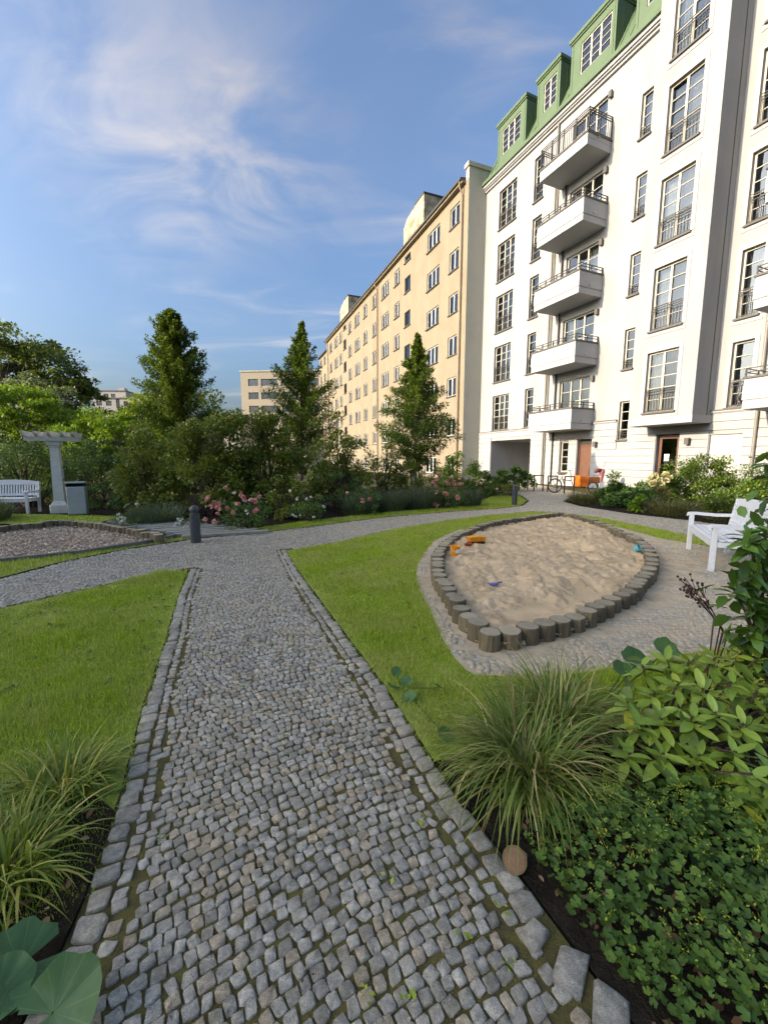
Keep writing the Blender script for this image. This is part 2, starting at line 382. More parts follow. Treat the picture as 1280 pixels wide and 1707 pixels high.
G('blossom_leaf', [(0, (0.06, 0.10, 0.03)), (0.5, (0.10, 0.16, 0.05)), (0.6, (0.42, 0.45, 0.32)), (1, (0.55, 0.56, 0.42))], 0.6, 0.3)
G('lavender_leaf', [(0, (0.056, 0.088, 0.040)), (0.7, (0.112, 0.160, 0.080)), (0.9, (0.144, 0.168, 0.128)), (1, (0.176, 0.144, 0.240))], 0.7, 0.2)
G('rose_leaf', [(0, (0.048, 0.120, 0.032)), (0.7, (0.108, 0.228, 0.053)), (1, (0.192, 0.336, 0.072))], 0.45, 0.25)
G('laurel_leaf', [(0, (0.042, 0.105, 0.020)), (0.6, (0.084, 0.182, 0.028)), (1, (0.154, 0.280, 0.042))], 0.3, 0.25, 0.6)
G('hedge_leaf', [(0, (0.053, 0.113, 0.018)), (0.5, (0.098, 0.187, 0.026)), (0.85, (0.164, 0.254, 0.038)), (1, (0.359, 0.419, 0.120))], 0.4, 0.3, 0.5)
G('brown_sedge', [(0, (0.090, 0.105, 0.038)), (0.5, (0.150, 0.143, 0.053)), (1, (0.285, 0.225, 0.090))], 0.6, 0.25)
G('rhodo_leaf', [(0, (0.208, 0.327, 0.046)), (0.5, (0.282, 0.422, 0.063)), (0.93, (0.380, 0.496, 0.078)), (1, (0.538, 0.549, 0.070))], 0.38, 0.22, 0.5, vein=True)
G('rhodo_fill_shade', [(0, (0.081, 0.132, 0.021)), (1, (0.153, 0.228, 0.038))], 0.4, 0.22, 0.45)  # filler leaves coloured darker to put shade between the rosettes
G('laurel_near', [(0, (0.048, 0.128, 0.026)), (0.6, (0.088, 0.200, 0.035)), (1, (0.144, 0.288, 0.048))], 0.28, 0.2, 0.6, vein=True)
G_K('butterbur', [(0, (0.056, 0.152, 0.056)), (1, (0.096, 0.216, 0.072))], 0.5, 0.25, 0.35)
G('mantle_leaf', [(0, (0.052, 0.123, 0.024)), (0.6, (0.099, 0.191, 0.037)), (1, (0.169, 0.280, 0.045))], 0.6, 0.25)
G('mantle_flower', [(0, (0.240, 0.312, 0.024)), (1, (0.432, 0.480, 0.060))], 0.7, 0.3)
G('sedge_blade', [(0, (0.096, 0.156, 0.026)), (0.45, (0.163, 0.239, 0.038)), (0.68, (0.269, 0.331, 0.064)), (0.8, (0.422, 0.368, 0.115)), (0.92, (0.307, 0.166, 0.070)), (1, (0.806, 0.662, 0.282))], 0.5, 0.25, 0.4)
G('light_sedge', [(0, (0.112, 0.182, 0.021)), (0.45, (0.206, 0.281, 0.032)), (0.75, (0.356, 0.396, 0.063)), (0.92, (0.637, 0.544, 0.126)), (1, (0.750, 0.512, 0.178))], 0.5, 0.3, 0.4)
G('dry_leaf', [(0, (0.154, 0.070, 0.042)), (0.6, (0.280, 0.140, 0.077)), (1, (0.448, 0.308, 0.196))], 0.8, 0.2, 0.2)
G('pink_petal', [(0, (0.694, 0.230, 0.234)), (0.6, (0.806, 0.392, 0.364)), (1, (0.896, 0.608, 0.520))], 0.6, 0.3, tcol=(0.7, 0.3, 0.25))
G('white_petal', [(0, (0.72, 0.72, 0.66)), (1, (0.82, 0.82, 0.78))], 0.6, 0.3, tcol=(0.8, 0.8, 0.7))
G('cream_petal', [(0, (0.52, 0.50, 0.26)), (1, (0.70, 0.64, 0.40))], 0.7, 0.3, tcol=(0.6, 0.55, 0.3))
M = MATS

# ------------------------------------------------------------------ mesh helpers
class MB:
    def __init__(self): self.v = []; self.f = []
    def quad_mesh(self, vs, fs):
        b = len(self.v); self.v += [tuple(p) for p in vs]; self.f += [tuple(b + i for i in f) for f in fs]; return self
    def box(self, x0, x1, y0, y1, z0, z1):
        vs = [(x0, y0, z0), (x1, y0, z0), (x1, y1, z0), (x0, y1, z0), (x0, y0, z1), (x1, y0, z1), (x1, y1, z1), (x0, y1, z1)]
        return self.quad_mesh(vs, [(3, 2, 1, 0), (4, 5, 6, 7), (0, 1, 5, 4), (1, 2, 6, 5), (2, 3, 7, 6), (3, 0, 4, 7)])
    def bbox(self, x0, x1, y0, y1, z0, z1, b=0.008):
        """box with chamfered vertical and top edges"""
        def ring(i, z): return [(x0 + i + b, y0 + i, z), (x1 - i - b, y0 + i, z), (x1 - i, y0 + i + b, z), (x1 - i, y1 - i - b, z), (x1 - i - b, y1 - i, z), (x0 + i + b, y1 - i, z), (x0 + i, y1 - i - b, z), (x0 + i, y0 + i + b, z)]
        return self.rings([ring(b * 0.7, z0), ring(0, z0 + b), ring(0, z1 - b), ring(b * 0.7, z1)], True)
    def rings(self, rs, caps=True):
        b = len(self.v); n = len(rs[0])
        for r in rs: self.v += [tuple(p) for p in r]
        for k in range(len(rs) - 1):
            for i in range(n):
                j = (i + 1) % n
                self.f.append((b + k * n + i, b + k * n + j, b + (k + 1) * n + j, b + (k + 1) * n + i))
        if caps:
            self.f.append(tuple(b + i for i in reversed(range(n))))
            self.f.append(tuple(b + (len(rs) - 1) * n + i for i in range(n)))
        return self
    def lathe(self, prof, n=16, c=(0, 0, 0), sx=1, sy=1):
        return self.rings([[(c[0] + r * math.cos(2 * math.pi * i / n) * sx, c[1] + r * math.sin(2 * math.pi * i / n) * sy, c[2] + z) for i in range(n)] for r, z in prof])
    def tube(self, pts, rad, n=8, caps=True):
        pts = [Vector(p) for p in pts]
        rad = rad if isinstance(rad, (list, tuple)) else [rad] * len(pts)
        rs = []; prev = None
        for i, p in enumerate(pts):
            d = (pts[min(i + 1, len(pts) - 1)] - pts[max(i - 1, 0)]).normalized()
            if prev is None:
                prev = d.orthogonal().normalized()
            x = (prev - d * prev.dot(d))
            x = x.normalized() if x.length > 1e-6 else d.orthogonal().normalized()
            prev = x; y = d.cross(x)
            rs.append([p + (x * math.cos(2 * math.pi * k / n) + y * math.sin(2 * math.pi * k / n)) * rad[i] for k in range(n)])
        return self.rings(rs, caps)
    def prism(self, poly, z0, z1):
        return self.rings([[(p[0], p[1], z0) for p in poly], [(p[0], p[1], z1) for p in poly]])
    def extrude_y(self, poly, y0, y1):
        """poly in x,z extruded along y"""
        return self.rings([[(p[0], y0, p[1]) for p in poly], [(p[0], y1, p[1]) for p in poly]])
    def torus(self, c, r, t, axis='y', n=28, m=8):
        b = len(self.v)
        for i in range(n):
            a = 2 * math.pi * i / n
            for k in range(m):
                q = 2 * math.pi * k / m; rr = r + t * math.cos(q); h = t * math.sin(q)
                self.v.append((c[0] + rr * math.cos(a), c[1] + h, c[2] + rr * math.sin(a)))
        for i in range(n):
            for k in range(m):
                self.f.append((b + i * m + k, b + ((i + 1) % n) * m + k, b + ((i + 1) % n) * m + (k + 1) % m, b + i * m + (k + 1) % m))
        return self
    def mesh(self, name, mat, smooth=False):
        me = bpy.data.meshes.new(name); me.from_pydata(self.v, [], self.f)
        me.materials.append(M[mat]); me.validate()
        import bmesh
        bm = bmesh.new(); bm.from_mesh(me); bmesh.ops.recalc_face_normals(bm, faces=bm.faces); bm.to_mesh(me); bm.free()
        if smooth: me.polygons.foreach_set('use_smooth', [True] * len(me.polygons))
        return me
    def build(self, name, mat, parent=None, loc=(0, 0, 0), rz=0, smooth=False, **kw):
        return link(name, self.mesh(name, mat, smooth), parent, loc, rz, **kw)
def link(name, me, parent=None, loc=(0, 0, 0), rz=0, label=None, cat=None, group=None, kind=None, rot=None, scale=None):
    o = bpy.data.objects.new(name, me); col.objects.link(o)
    if parent: o.parent = parent
    o.location = loc
    o.rotation_euler = rot if rot is not None else (0, 0, rz)
    if scale: o.scale = scale
    if label: o['label'] = label
    if cat: o['category'] = cat
    if group: o['group'] = group
    if kind: o['kind'] = kind
    return o
def thing(name, label, cat, loc=(0, 0, 0), rz=0, group=None):
    return link(name, None, None, loc, rz, label, cat, group)
def np_mesh(name, V, F, mat, smooth=False):
    V = np.asarray(V, dtype=np.float32); F = np.asarray(F, dtype=np.int32)
    me = bpy.data.meshes.new(name)
    me.vertices.add(len(V)); me.vertices.foreach_set('co', V.ravel())
    k = F.shape[1]
    me.loops.add(F.size); me.loops.foreach_set('vertex_index', F.ravel())
    me.polygons.add(len(F)); me.polygons.foreach_set('loop_start', np.arange(len(F), dtype=np.int32) * k)
    if smooth: me.polygons.foreach_set('use_smooth', np.ones(len(F), dtype=bool))
    me.materials.append(M[mat])
    me.update(calc_edges=True)
    return me
def in_poly(P, poly):
    P = np.asarray(P); x, y = P[:, 0], P[:, 1]; ins = np.zeros(len(P), bool)
    n = len(poly)
    for i in range(n):
        x0, y0 = poly[i]; x1, y1 = poly[(i + 1) % n]
        if y0 == y1: continue
        c = ((y0 > y) != (y1 > y)) & (x < (x1 - x0) * (y - y0) / (y1 - y0) + x0)
        ins ^= c
    return ins
def dist_line(P, line):
    P = np.asarray(P); d = np.full(len(P), 1e9)
    for (a, b) in zip(line[:-1], line[1:]):
        a = np.array(a); b = np.array(b); ab = b - a
        t = np.clip(((P - a) @ ab) / (ab @ ab), 0, 1)
        d = np.minimum(d, np.linalg.norm(P - a - t[:, None] * ab, axis=1))
    return d
def resample(line, step):
    out = []; acc = 0.0
    pts = [np.array(p, float) for p in line]
    out.append((pts[0], (pts[1] - pts[0]) / np.linalg.norm(pts[1] - pts[0])))
    need = step
    for a, b in zip(pts[:-1], pts[1:]):
        L = np.linalg.norm(b - a); d = (b - a) / L; s = 0.0
        while L - s >= need:
            s += need; out.append((a + d * s, d)); need = step
        need -= (L - s)
    return out
def smooth_line(line, n=8, closed=False):
    P = [np.array(p, float) for p in line]; out = []
    m = len(P)
    rngi = range(m if closed else m - 1)
    for i in rngi:
        if closed: p0, p1, p2, p3 = P[(i - 1) % m], P[i], P[(i + 1) % m], P[(i + 2) % m]
        else: p0, p1, p2, p3 = P[max(i - 1, 0)], P[i], P[i + 1], P[min(i + 2, m - 1)]
        for k in range(n):
            t = k / n
            out.append(tuple(0.5 * ((2 * p1) + (-p0 + p2) * t + (2 * p0 - 5 * p1 + 4 * p2 - p3) * t * t + (-p0 + 3 * p1 - 3 * p2 + p3) * t ** 3)))
    if not closed: out.append(tuple(P[-1]))
    return out
def fbm(P, scale, seed=0):
    """cheap smooth noise on (n,2) points, about -1..1"""
    x = P[:, 0] * scale + seed * 3.17; y = P[:, 1] * scale - seed * 1.73
    v = np.zeros(len(P)); a = 0.5
    for k in range(5):
        v += a * np.sin(x + 1.7 * np.sin(y * 0.9 + k)) * np.cos(y * 1.1 + 1.3 * np.sin(x * 0.8 - k * 2.1))
        x, y = (x * 1.6 + y * 1.1) + 2.3 * k, (y * 1.7 - x * 0.9) - 1.1 * k; a *= 0.62
    return v
def frames(D, up=None, roll=None):
    """rotation matrices whose y axis is D, z near up"""
    D = D / np.linalg.norm(D, axis=1, keepdims=True)
    if up is None: up = np.tile([0, 0, 1.0], (len(D), 1))
    X = np.cross(D, up); l = np.linalg.norm(X, axis=1, keepdims=True)
    bad = l[:, 0] < 1e-4
    X[bad] = np.cross(D[bad], np.array([1.0, 0.3, 0])); l = np.linalg.norm(X, axis=1, keepdims=True)
    X /= l; Z = np.cross(X, D)
    if roll is not None:
        c, s = np.cos(roll)[:, None], np.sin(roll)[:, None]
        X, Z = X * c + Z * s, -X * s + Z * c
    return np.stack([X, D, Z], axis=2)
def scatter(tv, tf, pos, Rm, scl):
    tv = np.asarray(tv, float); tf = np.asarray(tf)
    n = len(pos)
    scl = np.asarray(scl, float)
    if scl.ndim == 1: scl = np.repeat(scl[:, None], 3, 1)
    V = np.einsum('nij,nkj->nki', Rm, tv[None] * scl[:, None, :]) + pos[:, None, :]
    F = tf[None] + (np.arange(n) * len(tv))[:, None, None]
    return V.reshape(-1, 3), F.reshape(-1, tf.shape[1])
LEAF2 = (np.array([(0, 0, 0), (-0.32, 0.5, 0.07), (0, 1, -0.03), (0.32, 0.5, 0.07)]), np.array([(0, 2, 1), (0, 3, 2)]))
LEAF4 = (np.array([(0, 0, 0), (-0.24, 0.3, 0.05), (-0.22, 0.7, 0.02), (0, 1, -0.1), (0.22, 0.7, 0.02), (0.24, 0.3, 0.05), (0, 0.5, -0.02)]),
         np.array([(0, 6, 1), (1, 6, 2), (2, 6, 3), (3, 6, 4), (4, 6, 5), (5, 6, 0)]))
NARROW = (np.array([(0, 0, 0), (-0.12, 0.5, 0.03), (0, 1, -0.06), (0.12, 0.5, 0.03)]), np.array([(0, 2, 1), (0, 3, 2)]))
BLADE = (np.array([(-0.5, 0, 0), (0.5, 0, 0), (-0.38, 0.5, 0.04), (0.38, 0.5, 0.04), (0, 1, 0.22)]), np.array([(0, 1, 3), (0, 3, 2), (2, 3, 4)]))
def unit(n):
    d = rng.normal(size=(n, 3)); return d / np.linalg.norm(d, axis=1, keepdims=True)

# ------------------------------------------------------------------ ground, paths, lawns (plan outlines in metres)
PATH_L = [(-2.72, 5.5), (-2.3, 4.35), (-1.91, 3.40), (-1.51, 2.36), (-1.22, 1.68), (-1.06, 1.24), (-1.0, 1.0), (-0.98, 0.2)]
PATH_R = [(-1.66, 6.75), (-1.2, 5.5), (-0.85, 4.63), (-0.45, 3.67), (0.0, 2.6), (0.25, 1.9), (0.41, 1.53), (0.52, 1.29), (0.64, 1.01), (0.75, 0.8), (0.9, 0.2)]
CROSS_UP = [(-6.1, 0.0), (-5.5, 3.2), (-5.0, 5.12), (-4.86, 5.95), (-4.45, 6.85), (-3.67, 7.76), (-2.75, 8.31), (-1.66, 9.21), (0, 10.70), (2.13, 11.95), (3.5, 12.55), (4.6, 13.4), (5.4, 15.0), (5.8, 17.0), (5.6, 20.0), (5.4, 26.0)]
CROSS_LO_L = [(-4.9, 0.0), (-4.5, 2.6), (-4.03, 4.09), (-3.55, 4.75), (-3.2, 5.25), (-2.72, 5.5)]
CROSS_LO_R = [(-1.66, 6.75), (-0.89, 7.45), (0, 8.66), (1.52, 10.13), (3.03, 11.24), (4.4, 11.98), (5.2, 11.72), (5.81, 10.55), (6.2, 8.6), (6.4, 6.0)]
BED_EDGE = [(8.9, 6.0), (8.4, 8.3), (7.72, 10.1), (6.97, 11.36), (6.45, 13.2), (6.55, 14.8), (7.4, 16.2), (9.2, 17.6), (11.5, 19.4)]
W0 = Vector((10.83, 22.5, 0)); WD = Vector((-0.400, 0.9165, 0)).normalized(); WN = Vector((-WD.y, WD.x, 0))
PATH_POLY = CROSS_UP + [(7.2, 30.0), (10.5, 23.0)] + [(11.5, 19.4)] + BED_EDGE[::-1] + [(6.4, 6.0)] + CROSS_LO_R[::-1] + PATH_R[1:] + PATH_L[::-1] + CROSS_LO_L[::-1]
def flat(name, poly, z, mat, **kw):
    return link(name, MBpoly(poly, z, mat, name), None, **kw)
def MBpoly(poly, z, mat, name):
    me = bpy.data.meshes.new(name)
    me.from_pydata([(p[0], p[1], z) for p in poly], [], [tuple(range(len(poly)))])
    me.materials.append(M[mat])
    import bmesh
    bm = bmesh.new(); bm.from_mesh(me); bmesh.ops.triangulate(bm, faces=bm.faces)
    for f in bm.faces:
        if f.normal.z < 0: f.normal_flip()
    bm.to_mesh(me); bm.free()
    return me
flat('ground', [(-900, -300), (900, -300), (900, 1500), (-900, 1500)], -0.03, 'far_ground', kind='structure')
path = flat('cobbled_path', PATH_POLY, -0.001, 'joint_soil', kind='structure')

def stones(cent, ang, hx, hy, h, detail=True, rough=1.0):
    """arrays of stone centres -> (V per stone, faces per stone); irregular cushions"""
    n = len(cent)
    k = 8 if detail else 4
    base = np.array([(1, .72), (.76, 1), (-.76, 1), (-1, .74), (-1, -.74), (-.74, -1), (.76, -1), (1, -.72)]) if detail else np.array([(1, 1), (-1, 1), (-1, -1), (1, -1)]) * 0.9
    out = base[None] + rng.normal(0, 0.085 * rough, (n, k, 2))
    skew = rng.normal(0, 0.10, (n, 1))
    ox = out[:, :, 0] * hx[:, None] + skew * out[:, :, 1] * hy[:, None]; oy = out[:, :, 1] * hy[:, None]
    ca, sa = np.cos(ang)[:, None], np.sin(ang)[:, None]
    X = ox * ca - oy * sa; Y = ox * sa + oy * ca
    tilt = rng.normal(0, 0.035, (n, 2))
    rs = []
    for s, z in ((1.0, -0.03), (0.995, None), (0.86, 'top')):
        xx, yy = X * s, Y * s
        tz = xx * tilt[:, :1] + yy * tilt[:, 1:]
        if z == -0.03: zz_ = np.full_like(xx, -0.03)
        elif z is None: zz_ = h[:, None] * 0.62 + tz + rng.normal(0, 0.0012, xx.shape)
        else: zz_ = h[:, None] + tz + rng.normal(0, 0.0018, xx.shape) * rough
        rs.append(np.stack([xx + cent[:, :1], yy + cent[:, 1:2], zz_], 2))
    cz = h + rng.normal(0.0, 0.0022, n)
    cpt = np.stack([cent[:, 0] + rng.normal(0, .12, n) * hx, cent[:, 1] + rng.normal(0, .12, n) * hy, cz], 1)[:, None]
    V = np.concatenate(rs + [cpt], 1)
    F = []
    for r in range(2):
        for i in range(k):
            j = (i + 1) % k
            F += [(r * k + i, r * k + j, (r + 1) * k + j), (r * k + i, (r + 1) * k + j, (r + 1) * k + i)]
    for i in range(k): F.append((2 * k + i, 2 * k + (i + 1) % k, 3 * k))
    return V, np.array(F)
def join(VF):
    Vs, Fs, b = [], [], 0
    for V, F in VF:
        if V.ndim == 3:
            n, k = V.shape[:2]
            F = (F[None] + (np.arange(n) * k)[:, None, None]).reshape(-1, 3); V = V.reshape(-1, 3)
        Vs.append(V); Fs.append(F + b); b += len(V)
    return np.concatenate(Vs), np.concatenate(Fs)
def place_stones(V, F, idx, name, mat, parent):
    for i in idx:
        c = V[i].mean(0).copy(); c[2] = 0
        link(name, np_mesh(name, V[i] - c, F, mat), parent, tuple(c))

def cobble_grid(bounds, ang, pitch, wob=0.05):
    """rows of stones of uneven length; returns centres and half sizes"""
    x0, x1, y0, y1 = bounds
    cx, cy = (x0 + x1) / 2, (y0 + y1) / 2; Rr = math.hypot(x1 - x0, y1 - y0) / 2 + 0.2
    C, HX, HY = [], [], []
    v = -Rr
    while v < Rr:
        w = pitch * random.uniform(0.92, 1.08); u = -Rr + random.random() * pitch
        nu = int(2 * Rr / (pitch * 0.85)) + 2
        L = pitch * rng.uniform(0.78, 1.22, nu); U = u + np.cumsum(L) - L / 2
        C.append(np.stack([U, np.full(nu, v + w / 2) + rng.normal(0, .004, nu)], 1)); HX.append(L / 2); HY.append(np.full(nu, w / 2))
        v += w
    C = np.concatenate(C); HX = np.concatenate(HX); HY = np.concatenate(HY)
    # gentle bending of the rows
    C[:, 1] += 0.16 * np.sin(C[:, 0] * 1.5 + 0.4) * 0.6 + 0.02 * np.sin(C[:, 0] * 7)
    ca, sa = math.cos(ang), math.sin(ang)
    W = np.stack([C[:, 0] * ca - C[:, 1] * sa + cx, C[:, 0] * sa + C[:, 1] * ca + cy], 1)
    dang = ang + 0.6 * 0.16 * 1.5 * np.cos(C[:, 0] * 1.5 + 0.4)
    m = (W[:, 0] > x0) & (W[:, 0] < x1) & (W[:, 1] > y0) & (W[:, 1] < y1)
    return W[m], dang[m], HX[m], HY[m]
# edging stones along both sides of the near path: one row of large granite setts outside, one row of small ones inside
edge_sets = []
inner_rows = []
for line, side in ((PATH_L, 1), (PATH_R, -1)):
    sl = smooth_line(line, 8)
    s = 0.0
    for p, d in resample(sl, 0.09):
        nrm = np.array([-d[1], d[0]]) * side
        edge_sets.append((p + nrm * 0.048 + rng.normal(0, .006, 2), math.atan2(d[1], d[0]) + random.gauss(0, .05), 0.044 * random.uniform(.82, 1.03), 0.042 * random.uniform(.8, 1.1)))
    for p, d in resample(sl, 0.054):
        nrm = np.array([-d[1], d[0]]) * side
        inner_rows.append((p + nrm * 0.122 + rng.normal(0, .004, 2), math.atan2(d[1], d[0]) + random.gauss(0, .06), 0.027 * random.uniform(.85, 1.0), 0.027 * random.uniform(.85, 1.0)))
def unpack(S):
    return (np.array([s[0] for s in S]), np.array([s[1] for s in S]), np.array([s[2] for s in S]), np.array([s[3] for s in S]))
ec, ea, ehx, ehy = unpack(edge_sets)
# a few big boulder setts at the lower right edge, as in the photo
EV, EF = stones(ec, ea, ehx, ehy, rng.uniform(0.010, 0.014, len(ec)), True, 0.9)
order = np.argsort(np.linalg.norm(ec, axis=1))
bc = np.array([gr(952, 1620), gr(890, 1560), gr(1015, 1690)])
vis = [i for i in order if ec[i, 1] > 0.55 and np.linalg.norm(bc - ec[i], axis=1).min() > 0.085]
place_stones(EV, EF, vis[:150], 'edging_stone', 'edge_granite', path)
BV, BF = stones(bc, np.array([0.9, 0.7, 1.0]), np.array([.058, .042, .062]), np.array([.045, .036, .045]), np.full(3, .018), True, 1.1)
# main field
fc, fa, fhx, fhy = cobble_grid((-6.2, 9.2, 0.45, 30.5), R(27), 0.0455)
ok = in_poly(fc, PATH_POLY)
sl_l, sl_r = smooth_line(PATH_L, 6), smooth_line(PATH_R, 6)
ok &= (dist_line(fc, sl_l) > 0.166) & (dist_line(fc, sl_r) > 0.166)
for c in bc: ok &= np.linalg.norm(fc - c, axis=1) > 0.07
ok &= dist_line(fc, CROSS_UP) > 0.03
ok &= np.abs(fc[:, 0]) < fc[:, 1] * 1.08 + 0.7
fc, fa, fhx, fhy = fc[ok], fa[ok], fhx[ok], fhy[ok]
ic, ia, ihx, ihy = unpack(inner_rows)
far = fc[:, 1] > 6.0
n_far = (fc[far], fa[far] + rng.normal(0, .06, far.sum()), fhx[far] * rng.uniform(.82, .95, far.sum()), fhy[far] * rng.uniform(.82, .95, far.sum()))
nc = np.concatenate([fc[~far], ic]); na = np.concatenate([fa[~far], ia]); nhx = np.concatenate([fhx[~far], ihx]); nhy = np.concatenate([fhy[~far], ihy])
na = na + rng.normal(0, .09, len(na))
FV, FF = stones(nc, na, nhx * rng.uniform(.80, .94, len(nc)), nhy * rng.uniform(.80, .94, len(nc)), rng.uniform(0.0045, 0.0085, len(nc)), True, 1.15)
order = np.argsort(np.linalg.norm(nc, axis=1)); order = np.array([i for i in order if nc[i, 1] > 0.74])
place_stones(FV, FF, order[:294], 'cobblestone', 'cobble', path)
place_stones(BV, BF, range(3), 'edging_stone', 'edge_granite', path)
rest = np.setdiff1d(np.arange(len(nc)), order[:294])
HV, HF = stones(n_far[0], n_far[1], n_far[2], n_far[3], rng.uniform(0.006, 0.012, far.sum()), False)
V, F = join([(FV[rest], FF), (HV, HF)])
link('cobblestones', np_mesh('cobblestones', V, F, 'cobble'), path, kind='stuff')
V, F = join([(EV[vis[150:]], EF)]) if len(vis) > 150 else (None, None)
if V is not None: link('edging_stones', np_mesh('edging_stones', V, F, 'edge_granite'), path, kind='stuff')

# lawns
SANDBOX = [(817,1053),(852.5,1050),(881.6,1043),(908,1037),(933,1031),(957.5,1025),(977,1017),(993,1010),(1008,1002),(1023,994),(1037.7,988),(1052.7,981),(1062,972),(1069,963),(1077,955),(1084,946.5),(1087,937),(1087,928),(1084,918),(1078,909),(1069,902),(1057,894),(1036,885.6),(1017.5,877),(999,870),(980,864),(961,859),(933,854.7),(914,856),(886,860),(858,863.6),(830,868),(806.6,873),(788,880),(769,887),(755,895),(743,904),(735,914),(730.6,923),(729,932.5),(729.7,943),(731.6,953.6),(735,963),(741,972),(748,981),(755,991),(762,1002),(769,1012),(781,1025),(794,1037)]
LOG_H = 0.15
BOX = [gr(u, v, LOG_H) for u, v in SANDBOX]
APRON = [gr(*p) for p in [(792,1128),(778,1120),(755,1096),(736,1064),(720,1026),(708,1003),(699,982),(693,960),(696,942),(708,921),(722,904),(742,893),(765,884)]] + \
        [(3.0, 9.3), (4.2, 10.4), (5.0, 10.35), (5.35, 9.0), (5.42, 7.7), (6.0, 6.6), (6.2, 5.0), (5.2, 3.6), (3.9, 3.35), (3.0, 3.2), (2.23, 3.0), (1.63, 2.8), (1.05, 2.7)]
LAWN_R = PATH_R[:6][::-1] + [] 
lawn_right = [(-1.65, 6.73), (-0.87, 7.43), (0.02, 8.63), (1.53, 10.10), (3.05, 11.17), (4.4, 11.90), (5.15, 11.65), (5.76, 10.5), (6.14, 8.6), (6.35, 6.0), (6.1, 4.0), (4.2, 2.7), (2.3, 2.35), (1.2, 2.15), (0.55, 2.0), (0.26, 1.9), (0.01, 2.6), (-0.44, 3.68), (-0.84, 4.65), (-1.19, 5.5)]
lawn_left = [(-2.74, 5.47), (-3.2, 5.18), (-3.52, 4.70), (-3.98, 4.05), (-4.45, 2.6), (-4.8, 0.3), (-1.6, 0.3), (-1.07, 1.24), (-1.23, 1.7), (-1.52, 2.36), (-1.92, 3.40), (-2.31, 4.35)]
lawn_mid = [(-5.05, 5.14), (-4.91, 5.97), (-4.5, 6.88), (-3.73, 7.83), (-3.45, 8.05), (-4.0, 7.86), (-4.4, 7.32), (-5.0, 6.5), (-5.8, 5.9), (-6.6, 5.0), (-6.6, 3.5), (-5.55, 3.2)]
lawn_back = [(-2.72, 8.38), (-1.66, 9.28), (0, 10.77), (2.13, 12.02), (3.5, 12.62), (4.55, 13.45), (5.3, 15.0), (5.7, 17.0), (4.6, 17.0), (3.6, 15.0), (2.9, 13.6), (1.4, 12.5), (-0.4, 11.3), (-2.0, 9.9), (-3.2, 8.75)]
lawn_bench = [(-7.0, 9.6), (-7.0, 10.9), (-11.5, 11.5), (-12.5, 9.6)]
for nm, poly in (('lawn', lawn_left), ('lawn', lawn_mid), ('lawn', lawn_right), ('lawn', lawn_back), ('lawn', lawn_bench)):
    flat(nm, poly, 0.004, 'lawn_soil', kind='structure')
apron = flat('sandbox_apron', APRON, 0.010, 'dirt', kind='structure')
def grass(poly, dens, hmin, hmax, label, w=0.0032, avoid=(), seed=0, fall=None, tufts=()):
    x0 = min(p[0] for p in poly); x1 = max(p[0] for p in poly); y0 = min(p[1] for p in poly); y1 = max(p[1] for p in poly)
    n = int((x1 - x0) * (y1 - y0) * dens)
    P = np.stack([rng.uniform(x0, x1, n), rng.uniform(y0, y1, n)], 1)
    m = in_poly(P, poly)
    for a in avoid: m &= ~in_poly(P, a)
    if fall:
        d = np.linalg.norm(P, axis=1)
        m &= rng.random(n) < np.clip((fall / np.maximum(d, .1)) ** 1.6, 0, 1)
    m &= np.abs(P[:, 0]) < P[:, 1] * 1.15 + 1.0
    P = P[m]; n = len(P)
    thin = fbm(P, 1.7, seed + 5) + .6 * fbm(P, 5.5, seed + 6)
    P = P[rng.random(n) < np.clip(1.25 - .9 * thin, .35, 1)]; n = len(P)
    d = np.linalg.norm(P, axis=1)
    nz = fbm(P, 2.3, seed) + 0.7 * fbm(P, 7.0, seed + 3)
    edge = np.clip(dist_line(P, list(poly) + [poly[0]]) / 0.15, 0.6, 1)
    H = (hmin + (hmax - hmin) * np.clip(0.5 + 0.55 * nz, 0, 1.3)) * rng.uniform(.55, 1.25, n) * edge
    for (tx, ty, tr, th) in tufts:
        q = np.exp(-((P[:, 0] - tx) ** 2 + (P[:, 1] - ty) ** 2) / tr ** 2); H = H + th * q * rng.uniform(.5, 1.1, n)
    az = rng.uniform(0, 2 * math.pi, n) + 1.5 * fbm(P, 2.1, seed + 9)
    lean = rng.uniform(0.3, 2.4, n)
    D = np.stack([np.cos(az) * lean, np.sin(az) * lean, np.ones(n)], 1)
    wd = w * np.clip(d / 2.2, 1.0, 3.5) * rng.uniform(.7, 1.3, n)
    pos = np.concatenate([P + rng.normal(0, .022, (n, 2)), np.full((n, 1), 0.002)], 1)
    V, F = scatter(*BLADE, pos, frames(D, roll=rng.uniform(-.6, .6, n)), np.stack([wd, H, H], 1))
    o = link('grass', np_mesh('grass', V, F, 'grass_blade'), None, label=label, cat='grass', kind='stuff')
    return o
grass(lawn_left, 19000, 0.025, 0.065, 'mown grass on the lawn left of the cobbled path', seed=1, fall=3.0, tufts=[(-2.95, 5.25, .22, .10), (-3.2, 5.0, .15, .05)])
grass(lawn_right, 19000, 0.022, 0.06, 'mown grass between the cobbled path and the sandbox', avoid=[APRON], seed=2, fall=3.2)
grass(lawn_mid, 6000, 0.04, 0.09, 'grass strip between wood chip area and cross path', seed=3, fall=5.0)
grass(lawn_back, 4200, 0.04, 0.10, 'grass verge in front of the rose and lavender bed', seed=4, fall=8.0)
grass(lawn_bench, 1300, 0.03, 0.07, 'shaded grass in front of the far white bench', seed=5)

